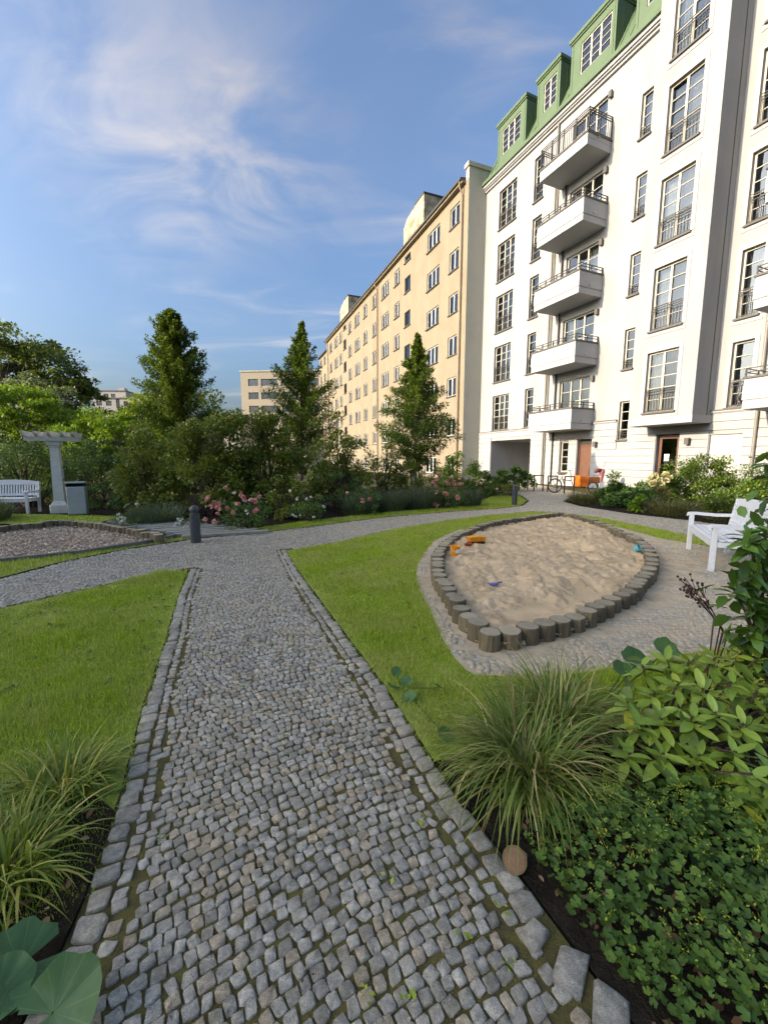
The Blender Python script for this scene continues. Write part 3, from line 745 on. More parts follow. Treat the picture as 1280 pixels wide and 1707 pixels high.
# apron cobbles, half buried in blown sand
ac, aa, ahx, ahy = cobble_grid((0.0, 6.4, 2.5, 11.2), R(-8), 0.058)
m = in_poly(ac, APRON) & ~in_poly(ac, BOX) & (dist_line(ac, BOX + [BOX[0]]) > 0.12)
m &= dist_line(ac, APRON + [APRON[0]]) > 0.03
ac, aa, ahx, ahy = ac[m], aa[m], ahx[m], ahy[m]
dsand = dist_line(ac, BOX + [BOX[0]])
bury = np.clip(0.55 - dsand * 0.9, 0, .5) + 0.30 * (ac[:, 0] > 2.6) * np.clip((ac[:, 0] - 2.6) / 1.2, 0, 1)
hh = 0.019 - bury * 0.026 * (0.8 + 0.8 * fbm(ac, 3.0, 4)) + rng.normal(0, .002, len(ac))
keep = hh > 0.0075
ac, aa, ahx, ahy, hh = ac[keep], aa[keep], ahx[keep], ahy[keep], hh[keep]
AV, AF = stones(ac, aa + rng.normal(0, .1, len(aa)), ahx * rng.uniform(.78, .93, len(ac)), ahy * rng.uniform(.78, .93, len(ac)), hh, True, 1.1)
order = np.argsort(np.linalg.norm(ac, axis=1))
place_stones(AV, AF, order[:290], 'cobblestone', 'apron_cobble', apron)
V, F = join([(AV[order[290:]], AF)])
link('cobblestones', np_mesh('cobblestones', V, F, 'apron_cobble'), apron, kind='stuff')

# ------------------------------------------------------------------ sandbox
def log_meshes(rad, h, n=6):
    out = []
    for k in range(n):
        mb = MB(); jit = [random.uniform(.93, 1.05) for _ in range(14)]
        def ring(s, z, t=(0, 0)): return [(rad * s * jit[i] * math.cos(2 * math.pi * i / 14), rad * s * jit[i] * math.sin(2 * math.pi * i / 14), z + t[0] * math.cos(2 * math.pi * i / 14) * s) for i in range(14)]
        t = (random.uniform(-.004, .004),)
        mb.rings([ring(1.0, -0.05), ring(1.01, h * .5), ring(1.0, h - .012, t), ring(.93, h, t), ring(.5, h + .001, t)])
        out.append(mb.mesh('log', 'log_wood'))
    return out
LOGS = log_meshes(0.093, LOG_H)
def log_row(thing_, line, step, closed=False):
    pts = resample(line, step * .96)
    for i, (p, d) in enumerate(pts):
        link('log', LOGS[i % len(LOGS)], thing_, (p[0] + random.gauss(0, .006), p[1] + random.gauss(0, .006), random.gauss(0, .008)), random.uniform(0, 6.28), scale=(random.uniform(.93, 1.04),) * 2 + (1.0,))
box_edge = thing('log_edging', 'ring of upright round timber logs around the sandbox', 'edging')
log_row(box_edge, BOX + [BOX[0]], 0.196)
# sand
gx, gy = np.meshgrid(np.linspace(0.2, 5.6, 230), np.linspace(2.9, 11.6, 300))
P = np.stack([gx.ravel(), gy.ravel()], 1)
ins = in_poly(P, BOX)
dB = dist_line(P, BOX + [BOX[0]])
z = 0.055 + 0.018 * fbm(P, 2.2, 1) + 0.024 * fbm(P, 5.0, 2) + 0.03 * fbm(P, 10.0, 5) + 0.03 * fbm(P, 21, 6) + 0.014 * fbm(P, 38, 7)
for (u, v, rx, ry, h) in [(1000, 911, .55, .45, .17), (985, 985, .34, .40, -.13), (958, 972, .6, .35, .10), (893, 1005, .22, .25, -.09), (870, 1020, .18, .18, -.06), (905, 950, .7, .25, .07), (1035, 905, .3, .3, -.05), (760, 900, .5, .8, .04), (830, 990, .5, .2, .03), (700, 900, .5, .5, .02)]:
    c = gr(u, v, 0.05); z += h * np.exp(-((P[:, 0] - c[0]) / rx) ** 2 - ((P[:, 1] - c[1]) / ry) ** 2)
for _ in range(170):
    c = random.choice(P[ins]); z -= random.uniform(.006, .022) * np.exp(-(((P - c) ** 2).sum(1)) / random.uniform(.04, .12) ** 2)
    c = random.choice(P[ins]); z += random.uniform(.004, .016) * np.exp(-(((P - c) ** 2).sum(1)) / random.uniform(.05, .14) ** 2)
z = np.maximum(z, 0.013 + .002 * fbm(P, 20, 2))
V = np.concatenate([P, z[:, None]], 1)
nx, ny = 230, 300
idx = np.arange(nx * ny).reshape(ny, nx)
Q = np.stack([idx[:-1, :-1], idx[:-1, 1:], idx[1:, 1:], idx[1:, :-1]], -1).reshape(-1, 4)
Q = Q[ins[Q].any(1) | (dB[Q].min(1) < 0.05)]
Q = Q[(dB[Q].max(1) < 50)]
Q = Q[(ins[Q].all(1)) | (dB[Q].max(1) < 0.08)]
used = np.unique(Q); remap = np.full(nx * ny, -1); remap[used] = np.arange(len(used))
link('sand', np_mesh('sand', V[used], remap[Q], 'sand', True), None, kind='structure')
def sand_z(x, y):
    i = np.argmin(((P - np.array([x, y])) ** 2).sum(1)); return float(z[i])

# ------------------------------------------------------------------ wood chip play area on the left
CHIP_LINE = [gr(u, v, LOG_H) for u, v in [(-60, 884), (15, 876), (34, 874), (67, 871), (98, 867), (115, 868), (132, 869), (146, 870), (163, 872), (177, 874), (194, 877), (214, 880), (230, 883), (253, 888), (266, 892)]]
chip_kerb = [(-4.15, 7.95), (-4.35, 7.29), (-4.96, 6.49), (-5.75, 5.91), (-6.7, 5.05)]
CHIP_POLY = CHIP_LINE + chip_kerb + [(-9.5, 5.0), (-13, 7.5)]
flat('chip_area', CHIP_POLY, 0.006, 'chip_bed', kind='structure')
chip_edge = thing('log_edging', 'row of upright dark timber logs behind the wood chip area', 'edging')
log_row(chip_edge, CHIP_LINE, 0.20)
kb = MB()
for (a, b) in zip(chip_kerb[:-1], chip_kerb[1:]):
    d = Vector((b[0] - a[0], b[1] - a[1], 0)).normalized(); n = Vector((-d.y, d.x, 0)) * 0.035
    kb.rings([[(a[0] + n.x, a[1] + n.y, -.02), (a[0] - n.x, a[1] - n.y, -.02), (a[0] - n.x, a[1] - n.y, .07), (a[0] + n.x, a[1] + n.y, .07)], [(b[0] + n.x, b[1] + n.y, -.02), (b[0] - n.x, b[1] - n.y, -.02), (b[0] - n.x, b[1] - n.y, .07), (b[0] + n.x, b[1] + n.y, .07)]])
kb.build('edging_board', 'kerb_stone', None, label='low dark edging board between wood chips and grass strip', cat='edging')
n = 34000
Pc = np.stack([rng.uniform(-12.5, -4, n), rng.uniform(5.2, 11.5, n)], 1)
Pc = Pc[in_poly(Pc, CHIP_POLY) & (np.abs(Pc[:, 0]) < Pc[:, 1] * 1.05 + .6)]
n = len(Pc)
CH = MB().box(-.5, .5, -.5, .5, -.5, .5)
cv = np.array(CH.v); cf = np.array([t for f in CH.f for t in ((f[0], f[1], f[2]), (f[0], f[2], f[3]))])
D = np.stack([rng.normal(size=n), rng.normal(size=n), rng.normal(0, .35, n)], 1)
V, F = scatter(cv, cf, np.concatenate([Pc, rng.uniform(.01, .04, n)[:, None]], 1), frames(D), np.stack([rng.uniform(.010, .026, n), rng.uniform(.02, .055, n), rng.uniform(.005, .010, n)], 1))
link('wood_chips', np_mesh('wood_chips', V, F, 'wood_chip'), None, label='pale brown wood chip mulch in the left play area', cat='wood chips', kind='stuff')
# boardwalk of grey planks
bw = thing('boardwalk', 'boardwalk of grey timber planks beside the dark bollard', 'boardwalk')
a0, a1 = Vector(gr(228, 871) + (0,)), Vector(gr(378, 893) + (0,))
for i in range(12):
    t = i / 11; p = a0.lerp(a1, t)
    L = 0.62 + .2 * t
    MB().bbox(-L, L, -.075, .075, 0, .06, .008).build('plank', 'grey_plank', bw, (p.x, p.y, .008), R(22) + random.gauss(0, .03))

# ------------------------------------------------------------------ white apartment house
W_ROT = math.atan2(WD.y, WD.x)
wh = thing('apartment_building', 'white rendered apartment house with green mansard roof and stacked balconies', 'building', tuple(W0), W_ROT)
# local frame: x = along facade (away from camera), y = out of the facade, z = up
def wall_holes(mb, s0, s1, z0, z1, holes, y=0.0, depth=0.22):
    xs = sorted({s0, s1} | {h[0] for h in holes if s0 < h[0] < s1} | {h[1] for h in holes if s0 < h[1] < s1})
    zs = sorted({z0, z1} | {h[2] for h in holes if z0 < h[2] < z1} | {h[3] for h in holes if z0 < h[3] < z1})
    for a, b in zip(xs[:-1], xs[1:]):
        run = None
        for c, d in zip(zs[:-1], zs[1:]):
            mx, mz = (a + b) / 2, (c + d) / 2
            hole = any(h[0] < mx < h[1] and h[2] < mz < h[3] for h in holes)
            if not hole:
                mb.quad_mesh([(a, y, c), (b, y, c), (b, y, d), (a, y, d)], [(3, 2, 1, 0)])
    for h in holes:
        a, b, c, d = h[:4]; e = y - (h[4] if len(h) > 4 else depth)
        mb.quad_mesh([(a, y, c), (a, e, c), (a, e, d), (a, y, d)], [(0, 1, 2, 3)])
        mb.quad_mesh([(b, y, c), (b, e, c), (b, e, d), (b, y, d)], [(3, 2, 1, 0)])
        mb.quad_mesh([(a, y, d), (a, e, d), (b, e, d), (b, y, d)], [(0, 1, 2, 3)])
        mb.quad_mesh([(a, y, c), (a, e, c), (b, e, c), (b, y, c)], [(3, 2, 1, 0)])
CACHE = {}
def cached(key, fn):
    if key not in CACHE: CACHE[key] = fn()
    return CACHE[key]
def frame_mesh(w, h, cols, rows, mat, fw=0.07, mw=0.028, mull=0.09):
    """casement frame, centred on x, from z=0; cols = casements, rows = panes high"""
    mb = MB()
    mb.box(-w / 2, w / 2, -.035, .035, 0, fw); mb.box(-w / 2, w / 2, -.035, .035, h - fw, h)
    mb.box(-w / 2, -w / 2 + fw, -.034, .034, fw, h - fw); mb.box(w / 2 - fw, w / 2, -.034, .034, fw, h - fw)
    cw = (w - 2 * fw) / cols
    for i in range(1, cols):
        x = -w / 2 + fw + cw * i; mb.box(x - mull / 2, x + mull / 2, -.033, .033, fw, h - fw)
    for j in range(1, rows):
        zc = fw + (h - 2 * fw) * j / rows
        for i in range(cols):
            xa = -w / 2 + fw + cw * i + (mull / 2 if i else 0); xb = -w / 2 + fw + cw * (i + 1) - (mull / 2 if i < cols - 1 else 0)
            mb.box(xa, xb, -.015, .02, zc - mw / 2, zc + mw / 2)
    return mb.mesh('window', mat)
def pane_mesh(w, h): return MB().box(-w / 2, w / 2, -.006, .006, 0, h).mesh('pane', 'window_glass')
def sill_mesh(w, mat, d=0.12): return MB().box(-w / 2 - .05, w / 2 + .05, -.02, d, -.07, 0).mesh('sill', mat)
def rail_mesh(w, h):
    mb = MB()
    n = max(3, int(w / 0.115))
    for zc in (0.06, h - .2, h - .09, h):
        mb.box(-w / 2, w / 2, -.012, .012, zc - .012, zc + .012)
    for i in range(n + 1):
        x = -w / 2 + w * i / n; mb.box(x - .008, x + .008, -.008, .008, .02, (h - .2) if i % n else h)
    for x in (-w / 2, 0, w / 2): mb.box(x - .013, x + .013, -.013, .013, .0, h)
    return mb.mesh('railing', 'dark_metal')
def curtain_mesh(w, h, k):
    xs = np.linspace(-w / 2, w / 2, 40); ys = 0.03 * np.sin(xs * 40 + k * 2) + .015 * np.sin(xs * 93 + k)
    V = [(x, y, 0) for x, y in zip(xs, ys)] + [(x, y * .7, h) for x, y in zip(xs, ys)]
    F = [(i, i + 1, i + 41, i + 40) for i in range(39)]
    return np_mesh('curtain', V, F, 'curtain', True)
def window(parent, s0, s1, z0, z1, y, cols, rows, fmat='cream_frame', sill='grey_trim', rail=0.0, curtain=0, recess=0.16, blind=0.0, fw=0.07, mull=0.09):
    w, h = s1 - s0, z1 - z0; w4, h4 = round(w, 2), round(h, 2)
    o = link('window', cached(('f', w4, h4, cols, rows, fmat, fw, mull), lambda: frame_mesh(w - .004, h - .004, cols, rows, fmat, fw, mull=mull)), parent, ((s0 + s1) / 2, y - recess, z0 + .002))
    cw = (w - .14) / cols
    for i in range(cols):
        link('pane', cached(('p', round(cw, 2), h4), lambda: pane_mesh(cw - .02, h - .12)), o, (-w / 2 + .07 + cw * (i + .5), -.012, .06), rot=(random.gauss(0, .006), 0, random.gauss(0, .006)))
    if sill: link('sill', cached(('s', w4, sill), lambda: sill_mesh(w, sill, recess + .07)), o, (0, 0.036, -.002))
    if rail: link('railing', cached(('r', w4, rail), lambda: rail_mesh(w - .06, rail)), o, (0, recess - .03, .02))
    if curtain:
        k = random.randint(0, 3)
        if curtain == 1: link('curtain', cached(('c', w4, h4, k), lambda: curtain_mesh(w - .16, h - .16, k)), o, (0, -.22, .08))
        else:
            hw = (w - .16) * random.uniform(.28, .4); side = random.choice((-1, 1))
            link('curtain', cached(('c', round(hw, 1), h4, k), lambda: curtain_mesh(round(hw, 1), h - .16, k)), o, (side * (w / 2 - .1 - round(hw, 1) / 2), -.22, .08))
    if blind: link('blind', MB().box(-w / 2 + .08, w / 2 - .08, -.06, -.045, h * (1 - blind), h - .06).mesh('blind', 'shutter_grey'), o, (0, 0, 0))
    return o
ROWS = [3.55 + 3.32 * i for i in range(5)]
ZT = 20.2
holes = []
wins = []
for i, zb in enumerate(ROWS):
    holes.append((6.03, 7.72, zb, zb + 2.40)); wins.append((6.03, 7.72, zb, zb + 2.40, 3, 5, 1.0 if i else 0.85, i))
    holes.append((3.77, 4.52, zb, zb + 2.42)); wins.append((3.77, 4.52, zb, zb + 2.42, 1, 5, 1.0, i))
    holes.append((-0.30, 1.75, zb + 0.02, zb + 2.40)); wins.append((-0.30, 1.75, zb + 0.02, zb + 2.40, 3, 4, 0.0, i))
    holes.append((-7.38, -6.68, zb, zb + 2.46)); wins.append((-7.38, -6.68, zb, zb + 2.46, 1, 5, 1.0, i))
    holes.append((-11.3, -9.2, zb + .02, zb + 2.4)); wins.append((-11.3, -9.2, zb + .02, zb + 2.4, 3, 4, 0.0, i))
DZ = [2.5, 5.88, 9.26, 12.64, 16.02]
for zb in DZ:
    holes.append((-2.62, -2.10, zb, zb + 1.86)); wins.append((-2.62, -2.10, zb, zb + 1.86, 1, 4, 0.42, 9))
GF = [(3.82, 7.75, 0.0, 2.83, 5.5), (0.86, 1.46, 0.80, 2.54), (-0.66, 0.26, 0.0, 2.62, 0.3), (-5.05, -4.06, 0.0, 2.65, 0.3), (-7.32, -6.2, 1.0, 2.53, 0.14), (-9.6, -8.6, 0.0, 2.6, .3)]
wins.append((0.86, 1.46, 0.80, 2.54, 1, 4, 0.0, 9))
mb = MB(); wall_holes(mb, -14.0, 9.25, 0.0, ZT, holes + GF)
mb.quad_mesh([(9.25, 0, 0), (9.25, -14, 0), (9.25, -14, ZT), (9.25, 0, ZT)], [(0, 1, 2, 3)])
mb.quad_mesh([(-14, 0, 0), (-14, -14, 0), (-14, -14, ZT), (-14, 0, ZT)], [(0, 1, 2, 3)])
mb.build('wall', 'white_render', wh)
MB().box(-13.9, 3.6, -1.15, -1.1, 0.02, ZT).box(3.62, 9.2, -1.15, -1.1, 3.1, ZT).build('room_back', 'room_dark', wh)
for i, (a, b, c, d, cols, rows, rail, k) in enumerate(wins):
    window(wh, a, b, c, d, 0.0, cols, rows, rail=rail, curtain=random.choice((0, 2, 2, 1)) if cols > 1 or a < -6 else random.choice((0, 0, 1)))
# light surrounds (proud bands) around A, B and F windows
def surround(parent, a, b, c, d, y, w=0.13, bottom=False):
    mb = MB(); mb.box(a - w, a, y, y + .022, c, d + w); mb.box(b, b + w, y, y + .022, c, d + w); mb.box(a, b, y, y + .022, d, d + w)
    if bottom: mb.box(a - w, b + w, y, y + .022, c - w - .07, c - .07)
    mb.build('window_surround', 'white_trim', parent)
for zb in ROWS:
    surround(wh, 6.03, 7.72, zb, zb + 2.40, 0.001)
    surround(wh, 3.77, 4.52, zb, zb + 2.42, 0.001)
    surround(wh, -7.38, -6.68, zb, zb + 2.46, 0.001, .15, zb > 4)
# rusticated ground floor: each course proud, grooves between
blocked = [(4 - .02, 0, 0, 0)]
for r_ in range(10):
    za, zb = 0.02 + r_ * 0.336, 0.02 + (r_ + 1) * 0.336 - 0.028
    cuts = [(g[0] - .02, g[1] + .02) for g in GF + [(-2.62, -2.10, 2.4, 4.4)] if g[2] - .07 < zb and g[3] + .02 > za]
    cuts.sort(); s = -14.0; segs = []
    for a, b in cuts:
        if a > s: segs.append((s, a))
        s = max(s, b)
    segs.append((s, 9.25))
    for a, b in segs: MB().box(a, b, 0.001, 0.045, za, zb).build('plaster_course', 'white_trim', wh)
# string course
for a, b in ((2.45, 9.27), (-2.05, -0.66), (-7.62, -6.17)):
    MB().box(a, b, 0.001, .12, 3.40, 3.46).box(a, b, .001, .085, 3.365, 3.40).build('cornice', 'white_trim', wh)
    MB().box(a, b, 0.001, .15, 3.462, 3.50).build('cornice_flashing', 'grey_trim', wh)
# passage interior
mb = MB(); mb.quad_mesh([(3.8, -5.5, 0.01), (7.77, -5.5, 0.01), (7.77, -5.5, 2.85), (3.8, -5.5, 2.85)], [(0, 1, 2, 3)])
mb.build('passage_wall', 'passage_grey', wh)
mb = MB().box(3.81, 7.76, -5.49, -.25, 2.80, 2.826); mb.build('passage_ceiling', 'passage_grey', wh)
# doors
dd = MB().box(-0.62, 0.22, -.26, -.20, 0.0, 2.30).build('door', 'door_brown', wh)
MB().box(-.62, .22, -.255, -.215, 2.32, 2.60).build('transom', 'room_dark', wh)
MB().box(-.66, -.62, -.27, -.16, 0, 2.62).box(.22, .26, -.27, -.16, 0, 2.62).box(-.62, .22, -.27, -.165, 2.30, 2.33).build('door_frame', 'door_brown', wh)
MB().tube([(.12, -.20, 1.0), (.12, -.13, 1.0), (.0, -.13, 1.0)], .012).build('handle', 'chrome', dd)
d2 = MB().box(-5.02, -4.86, -.26, -.19, 0, 2.6).box(-4.2, -4.09, -.26, -.19, 0, 2.6).box(-4.86, -4.2, -.26, -.19, 0, .3).box(-4.86, -4.2, -.26, -.191, 2.46, 2.6).build('door', 'door_brown', wh)
MB().box(-4.86, -4.2, -.235, -.222, .3, 2.46).build('pane', 'window_glass', d2)
MB().box(-4.55, -4.33, -.221, -.217, 1.45, 1.77).build('notice', 'paper', d2)
MB().tube([(-4.17, -.19, 1.0), (-4.17, -.12, 1.0), (-4.29, -.12, 1.0)], .012).build('handle', 'chrome', d2)
MB().box(-9.58, -8.62, -.26, -.20, 0, 2.58).build('door', 'door_brown', wh)
sh = MB().box(-7.32, -6.2, -.14, -.12, 1.0, 2.53).build('shutter', 'shutter_grey', wh)
for k in range(19):
    zc = 1.0 + k * .08
    MB().box(-7.31, -6.21, -.12, -.085, zc + .008, zc + .064).build('shutter_slat', 'shutter_grey', sh)
MB().box(-1.52, -1.12, .062, .075, 1.18, 1.40).build('house_plaque', 'white_paint', wh)
MB().box(-1.54, -1.10, .061, .069, 1.16, 1.42).build('plaque_frame', 'grey_trim', wh)
def wall_lamp(s, z_, y=0.0):
    o = MB().box(-.07, .07, 0, .05, -.1, .1).box(-.085, .085, .05, .17, -.14, .14).build('wall_lamp', 'grey_trim', wh, (s, y + .002, z_))
for zb in ROWS: wall_lamp(-0.50, zb + 2.2)
wall_lamp(-.95, 2.32, .06); wall_lamp(-5.45, 2.3, .06)
# drainpipes
def pipe(parent, s, y, za, zb, r=.05, mat='pipe_grey', clips=True):
    mb = MB().tube([(s, y, za), (s, y, zb)], r, 10)
    k = za + 1.2
    while k < zb and clips:
        mb.lathe([(r + .008, 0), (r + .012, .02), (r + .008, .05)], 10, (s, y, k)); k += 2.6
    return mb.build('downpipe', mat, parent, smooth=False)
pipe(wh, 2.72, .10, .05, 20.1); pipe(wh, 2.58, .10, .05, 17.2, .035)
pipe(wh, 1.98, .09, .05, 17.2, .045, 'dark_metal')
pipe(wh, -7.75, .12, .05, 20.1, .055); 
# balconies
def balcony(s0, s1, zb, top):
    D_ = 1.60
    hb = 0.55 if top else 1.08
    mb = MB(); mb.box(s0, s1, 0.003, D_, zb, zb + .30); 
    o = None
    if top:
        mb.box(s0 - .01, s1 + .01, 0.004, D_ + .01, zb + .303, zb + .50)
    else:
        mb.box(s0 - .025, s1 + .025, 0.004, D_ + .025, zb + .312, zb + .80)
        mb.box(s0 - .01, s1 + .01, .0045, D_ + .01, zb + .802, zb + 1.03)
    o = mb.build('balcony', 'white_trim', wh)
    ht = zb + (.50 if top else 1.03)
    t = .12
    MB().box(s0 - .05, s1 + .05, D_ - t, D_ + .06, ht + .002, ht + .07).box(s0 - .05, s0 + t, .005, D_ - t, ht + .002, ht + .07).box(s1 - t, s1 + .05, .005, D_ - t, ht + .002, ht + .07).build('cap', 'grey_trim', o)
    mb = MB(); z0, hr = ht + .07, (1.0 if top else .28)
    rails = (z0 + hr, z0 + hr - .1, z0 + hr - .2, z0 + .06) if top else (z0 + hr, z0 + hr * .55)
    for zc in rails:
        mb.box(s0 - .0, s1 + .0, D_ - .05, D_ - .02, zc - .015, zc + .015)
        for s in (s0, s1): mb.box(s - .015, s + .015, .02, D_ - .05, zc - .015, zc + .015)
    for s in np.linspace(s0, s1, 5): mb.box(s - .022, s + .022, D_ - .06, D_ - .015, z0, z0 + hr + .02)
    for s in (s0, s1):
        for y in (.06, .8): mb.box(s - .022, s + .022, y - .022, y + .022, z0, z0 + hr + .02)
    if top:
        for s in np.linspace(s0, s1, 27): mb.box(s - .008, s + .008, D_ - .043, D_ - .027, z0 + .05, z0 + hr - .2)
        for s in (s0, s1):
            for y in np.linspace(.06, D_ - .1, 13): mb.box(s - .008, s + .008, y - .008, y + .008, z0 + .05, z0 + hr - .2)
    mb.build('railing', 'dark_metal', o)
    MB().tube([(s0 - .02, .95, zb + .42), (s0 - .10, .95, zb + .42)], .03).build('overflow_spout', 'chrome', o)
for i in range(5):
    balcony(-0.64, 2.36, 3.10 + 3.32 * i, i == 4)
    balcony(-11.0, -7.96, 3.28 + 3.32 * i, i == 4)
# lounge chair and barrel shapes on the top balcony
# bay (oriel)
OY = 1.30; OA, OB = -6.20, -3.62
oh = []; OROWS = [3.53 + 3.39 * i for i in range(5)]
for zb in OROWS: oh.append((-5.50, -4.22, zb, zb + 2.50))
mb = MB(); wall_holes(mb, OA, OB, 3.30, 20.6, oh, OY, .2)
for s in (OA, OB): mb.quad_mesh([(s, OY, 3.30), (s, 0.002, 3.30), (s, .002, 20.6), (s, OY, 20.6)], [(0, 1, 2, 3)])
mb.quad_mesh([(OA, OY, 3.30), (OB, OY, 3.30), (OB, .002, 3.30), (OA, .002, 3.30)], [(0, 1, 2, 3)])
mb.quad_mesh([(OA, OY, 20.6), (OB, OY, 20.6), (OB, .002, 20.6), (OA, .002, 20.6)], [(0, 1, 2, 3)])
bay = mb.build('bay', 'bay_render', wh)
MB().box(OA - .03, OB + .03, .003, OY + .03, 3.0, 3.298).build('bay_base', 'white_trim', wh)
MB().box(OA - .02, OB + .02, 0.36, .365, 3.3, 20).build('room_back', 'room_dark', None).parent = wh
for zb in OROWS:
    window(wh, -5.50, -4.22, zb, zb + 2.50, OY, 2, 5, rail=.95, curtain=random.choice((1, 1, 2)), recess=.15)
    surround(wh, -5.50, -4.22, zb, zb + 2.50, OY + .001, .15, True)
# eaves and mansard
MB().box(-14.0, 9.27, .002, .12, ZT - .30, ZT - .18).box(-14, 9.28, .003, .30, ZT - .10, ZT + .06).box(-14, 9.28, .0035, .22, ZT - .18, ZT - .10).build('eaves_cornice', 'white_trim', wh)
MB().box(-14.0, 9.30, -.02, .42, ZT + .06, ZT + .24).build('gutter', 'green_copper', wh)
MB().box(-14.0, 9.30, -.3, .28, ZT + .241, ZT + .40).build('eaves_flashing', 'green_copper', wh)
RZ0, RZ1, RY0, RY1 = ZT + .40, 23.4, .16, -1.25
mb = MB()
mb.extrude_y  # profile extruded along the facade below
mb.rings([[(s, RY0, RZ0), (s, RY1, RZ1), (s, -6, RZ1 + 1.2), (s, -13.9, RZ1), (s, -13.9, RZ0)] for s in (-14.0, 8.6)])
mb.rings([[(8.6, RY0, RZ0), (8.6, RY1, RZ1), (8.6, -13.9, RZ1), (8.6, -13.9, RZ0)], [(9.28, RY0, RZ0), (9.1, RY1 + .2, RZ0 + 2.2), (9.1, -13.9, RZ0 + 2.2), (9.28, -13.9, RZ0)]])
k = -13.8
while k < 9.2:
    mb.rings([[(k - .012, RY0 + .03, RZ0), (k + .012, RY0 + .03, RZ0), (k + .012, RY0 - .02, RZ0), (k - .012, RY0 - .02, RZ0)], [(k - .012, RY1 + .03, RZ1), (k + .012, RY1 + .03, RZ1), (k + .012, RY1 - .02, RZ1), (k - .012, RY1 - .02, RZ1)]]); k += .5
mb.build('mansard_roof', 'green_copper', wh)
def dormer(a, b, wa, wb, cols):
    yf = .14; z0, z1 = RZ0 + .02, 23.15
    mb = MB(); wall_holes(mb, a, b, z0, z1, [(wa, wb, 21.25, 22.72)], yf, .2)
    for s in (a, b): mb.quad_mesh([(s, yf, z0), (s, -1.6, z0), (s, -1.6, z1), (s, yf, z1)], [(0, 1, 2, 3)])
    mb.box(a - .08, b + .08, -1.7, yf + .12, z1, z1 + .16); mb.box(a - .04, b + .04, -1.7, yf + .06, z1 - .09, z1 - .002)
    for s in (a + .12, b - .12): mb.box(s - .012, s + .012, yf, yf + .02, z0, z1 - .1)
    for s in (a, b):
        for y in (-.35, -.85): mb.box(s - .018, s + .018, y - .012, y + .012, z0, z1 - .1)
    o = mb.build('dormer', 'green_copper', wh)
    window(wh, wa, wb, 21.25, 22.72, yf, cols, 4, sill=None, recess=.08, fw=.06, mull=.1)
    MB().box(wa - .05, wb + .05, yf - .9, yf - .88, 21.2, 22.8).build('room_back', 'room_dark', o)
dormer(-0.60, 2.02, -0.34, 1.42, 3); dormer(2.74, 4.42, 3.0, 3.92, 2); dormer(5.32, 7.92, 5.82, 7.48, 3); dormer(-4.2, -1.6, -3.7, -2.1, 3)

# ------------------------------------------------------------------ yellow apartment block
YD = Vector((-0.360, 0.933, 0)).normalized()
Y0 = Vector((5.80, 30.40, 0))
yb = thing('apartment_block', 'long yellow rendered apartment block with rooftop stair heads', 'building', tuple(Y0), math.atan2(YD.y, YD.x))
YR = [3.32 + 3.02 * i for i in range(6)]
COLS = [(1.12, 2.44, 2), (4.0, 6.1, 3), (11.95, 13.23, 2), (14.76, 16.78, 3), (18.5, 19.77, 2), (21.68, 23.04, 2), (24.6, 26.64, 3), (28.2, 29.57, 2), (33.0, 34.3, 2), (35.3, 37.25, 3), (38.8, 40.4, 2)]
yh, yw = [], []
for a, b, c in COLS:
    for zb in YR: yh.append((a, b, zb, zb + 1.40)); yw.append((a, b, zb, zb + 1.40, c))
    yh.append((a, b, .35, 1.72)); yw.append((a, b, .35, 1.72, c))
for a, b in ((9.44, 10.72), (30.76, 32.1)):
    for k in range(5): yh.append((a, b, 16.9 - 3.02 * k, 18.24 - 3.02 * k)); yw.append((a, b, 16.9 - 3.02 * k, 18.24 - 3.02 * k, 1))
    yh.append((a, b, 19.55, 20.13)); yw.append((a, b, 19.55, 20.13, 1))
YT = 20.62
mb = MB(); wall_holes(mb, 0.0, 42.4, -.02, YT, yh, 0.0, .2)
mb.build('wall', 'yellow_render', yb)
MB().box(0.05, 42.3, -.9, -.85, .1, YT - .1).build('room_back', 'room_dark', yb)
for a, b, c, d, k in yw:
    window(yb, a, b, c, d, 0.0, k, 1, fmat='white_frame' if k > 1 else 'grey_trim', sill='grey_trim', recess=.13, curtain=random.choice((0, 0, 2, 1)) if k > 1 else 0, fw=.075 if k > 1 else .05, mull=.13, blind=random.choice((0, 0, 0, .35, .6)) if k > 1 else 0)
# gable end facing the camera with parapet
mb = MB().box(-0.02, 0.35, -10, -.003, 0, YT + .75); mb.build('gable_wall', 'grey_render', yb)
MB().box(-.10, .45, -10.1, .10, YT + .752, YT + 1.02).build('gable_coping', 'grey_render', yb)
MB().box(0.36, 42.5, .002, .32, YT - .12, YT + .02).build('eaves_soffit', 'yellow_render', yb)
MB().box(0.36, 42.6, -.05, .46, YT + .02, YT + .17).build('gutter', 'dark_roof', yb)
mb = MB(); mb.rings([[(s, .40, YT + .17), (s, -5, YT + 1.2), (s, -10, YT + .17)] for s in (.36, 42.5)]); mb.build('roof', 'dark_roof', yb)
for s in (.62, 17.95, 41.4):
    MB().tube([(s, .36, YT + .05), (s, .36, YT - .25), (s, .12, YT - .75), (s, .12, 0.1)], .065, 8).build('downpipe', 'pipe_brown', yb)
def stairhead(a, b):
    mb = MB()
    mb.rings([[(a, y, YT), (b, y, YT), (b, y, YT + 2.2), (b - (b - a) * .18, y, YT + 2.75), (a + (b - a) * .35, y, YT + 3.0), (a, y, YT + 3.0)] for y in (-.02 - .1, -4.5)])
    o = mb.build('stair_head', 'stained_render', yb)
    MB().box(a - .06, a + (b - a) * .4, -4.6, -.06, YT + 3.002, YT + 3.12).build('coping', 'dark_roof', o)
stairhead(7.1, 11.3); stairhead(30.0, 34.3)
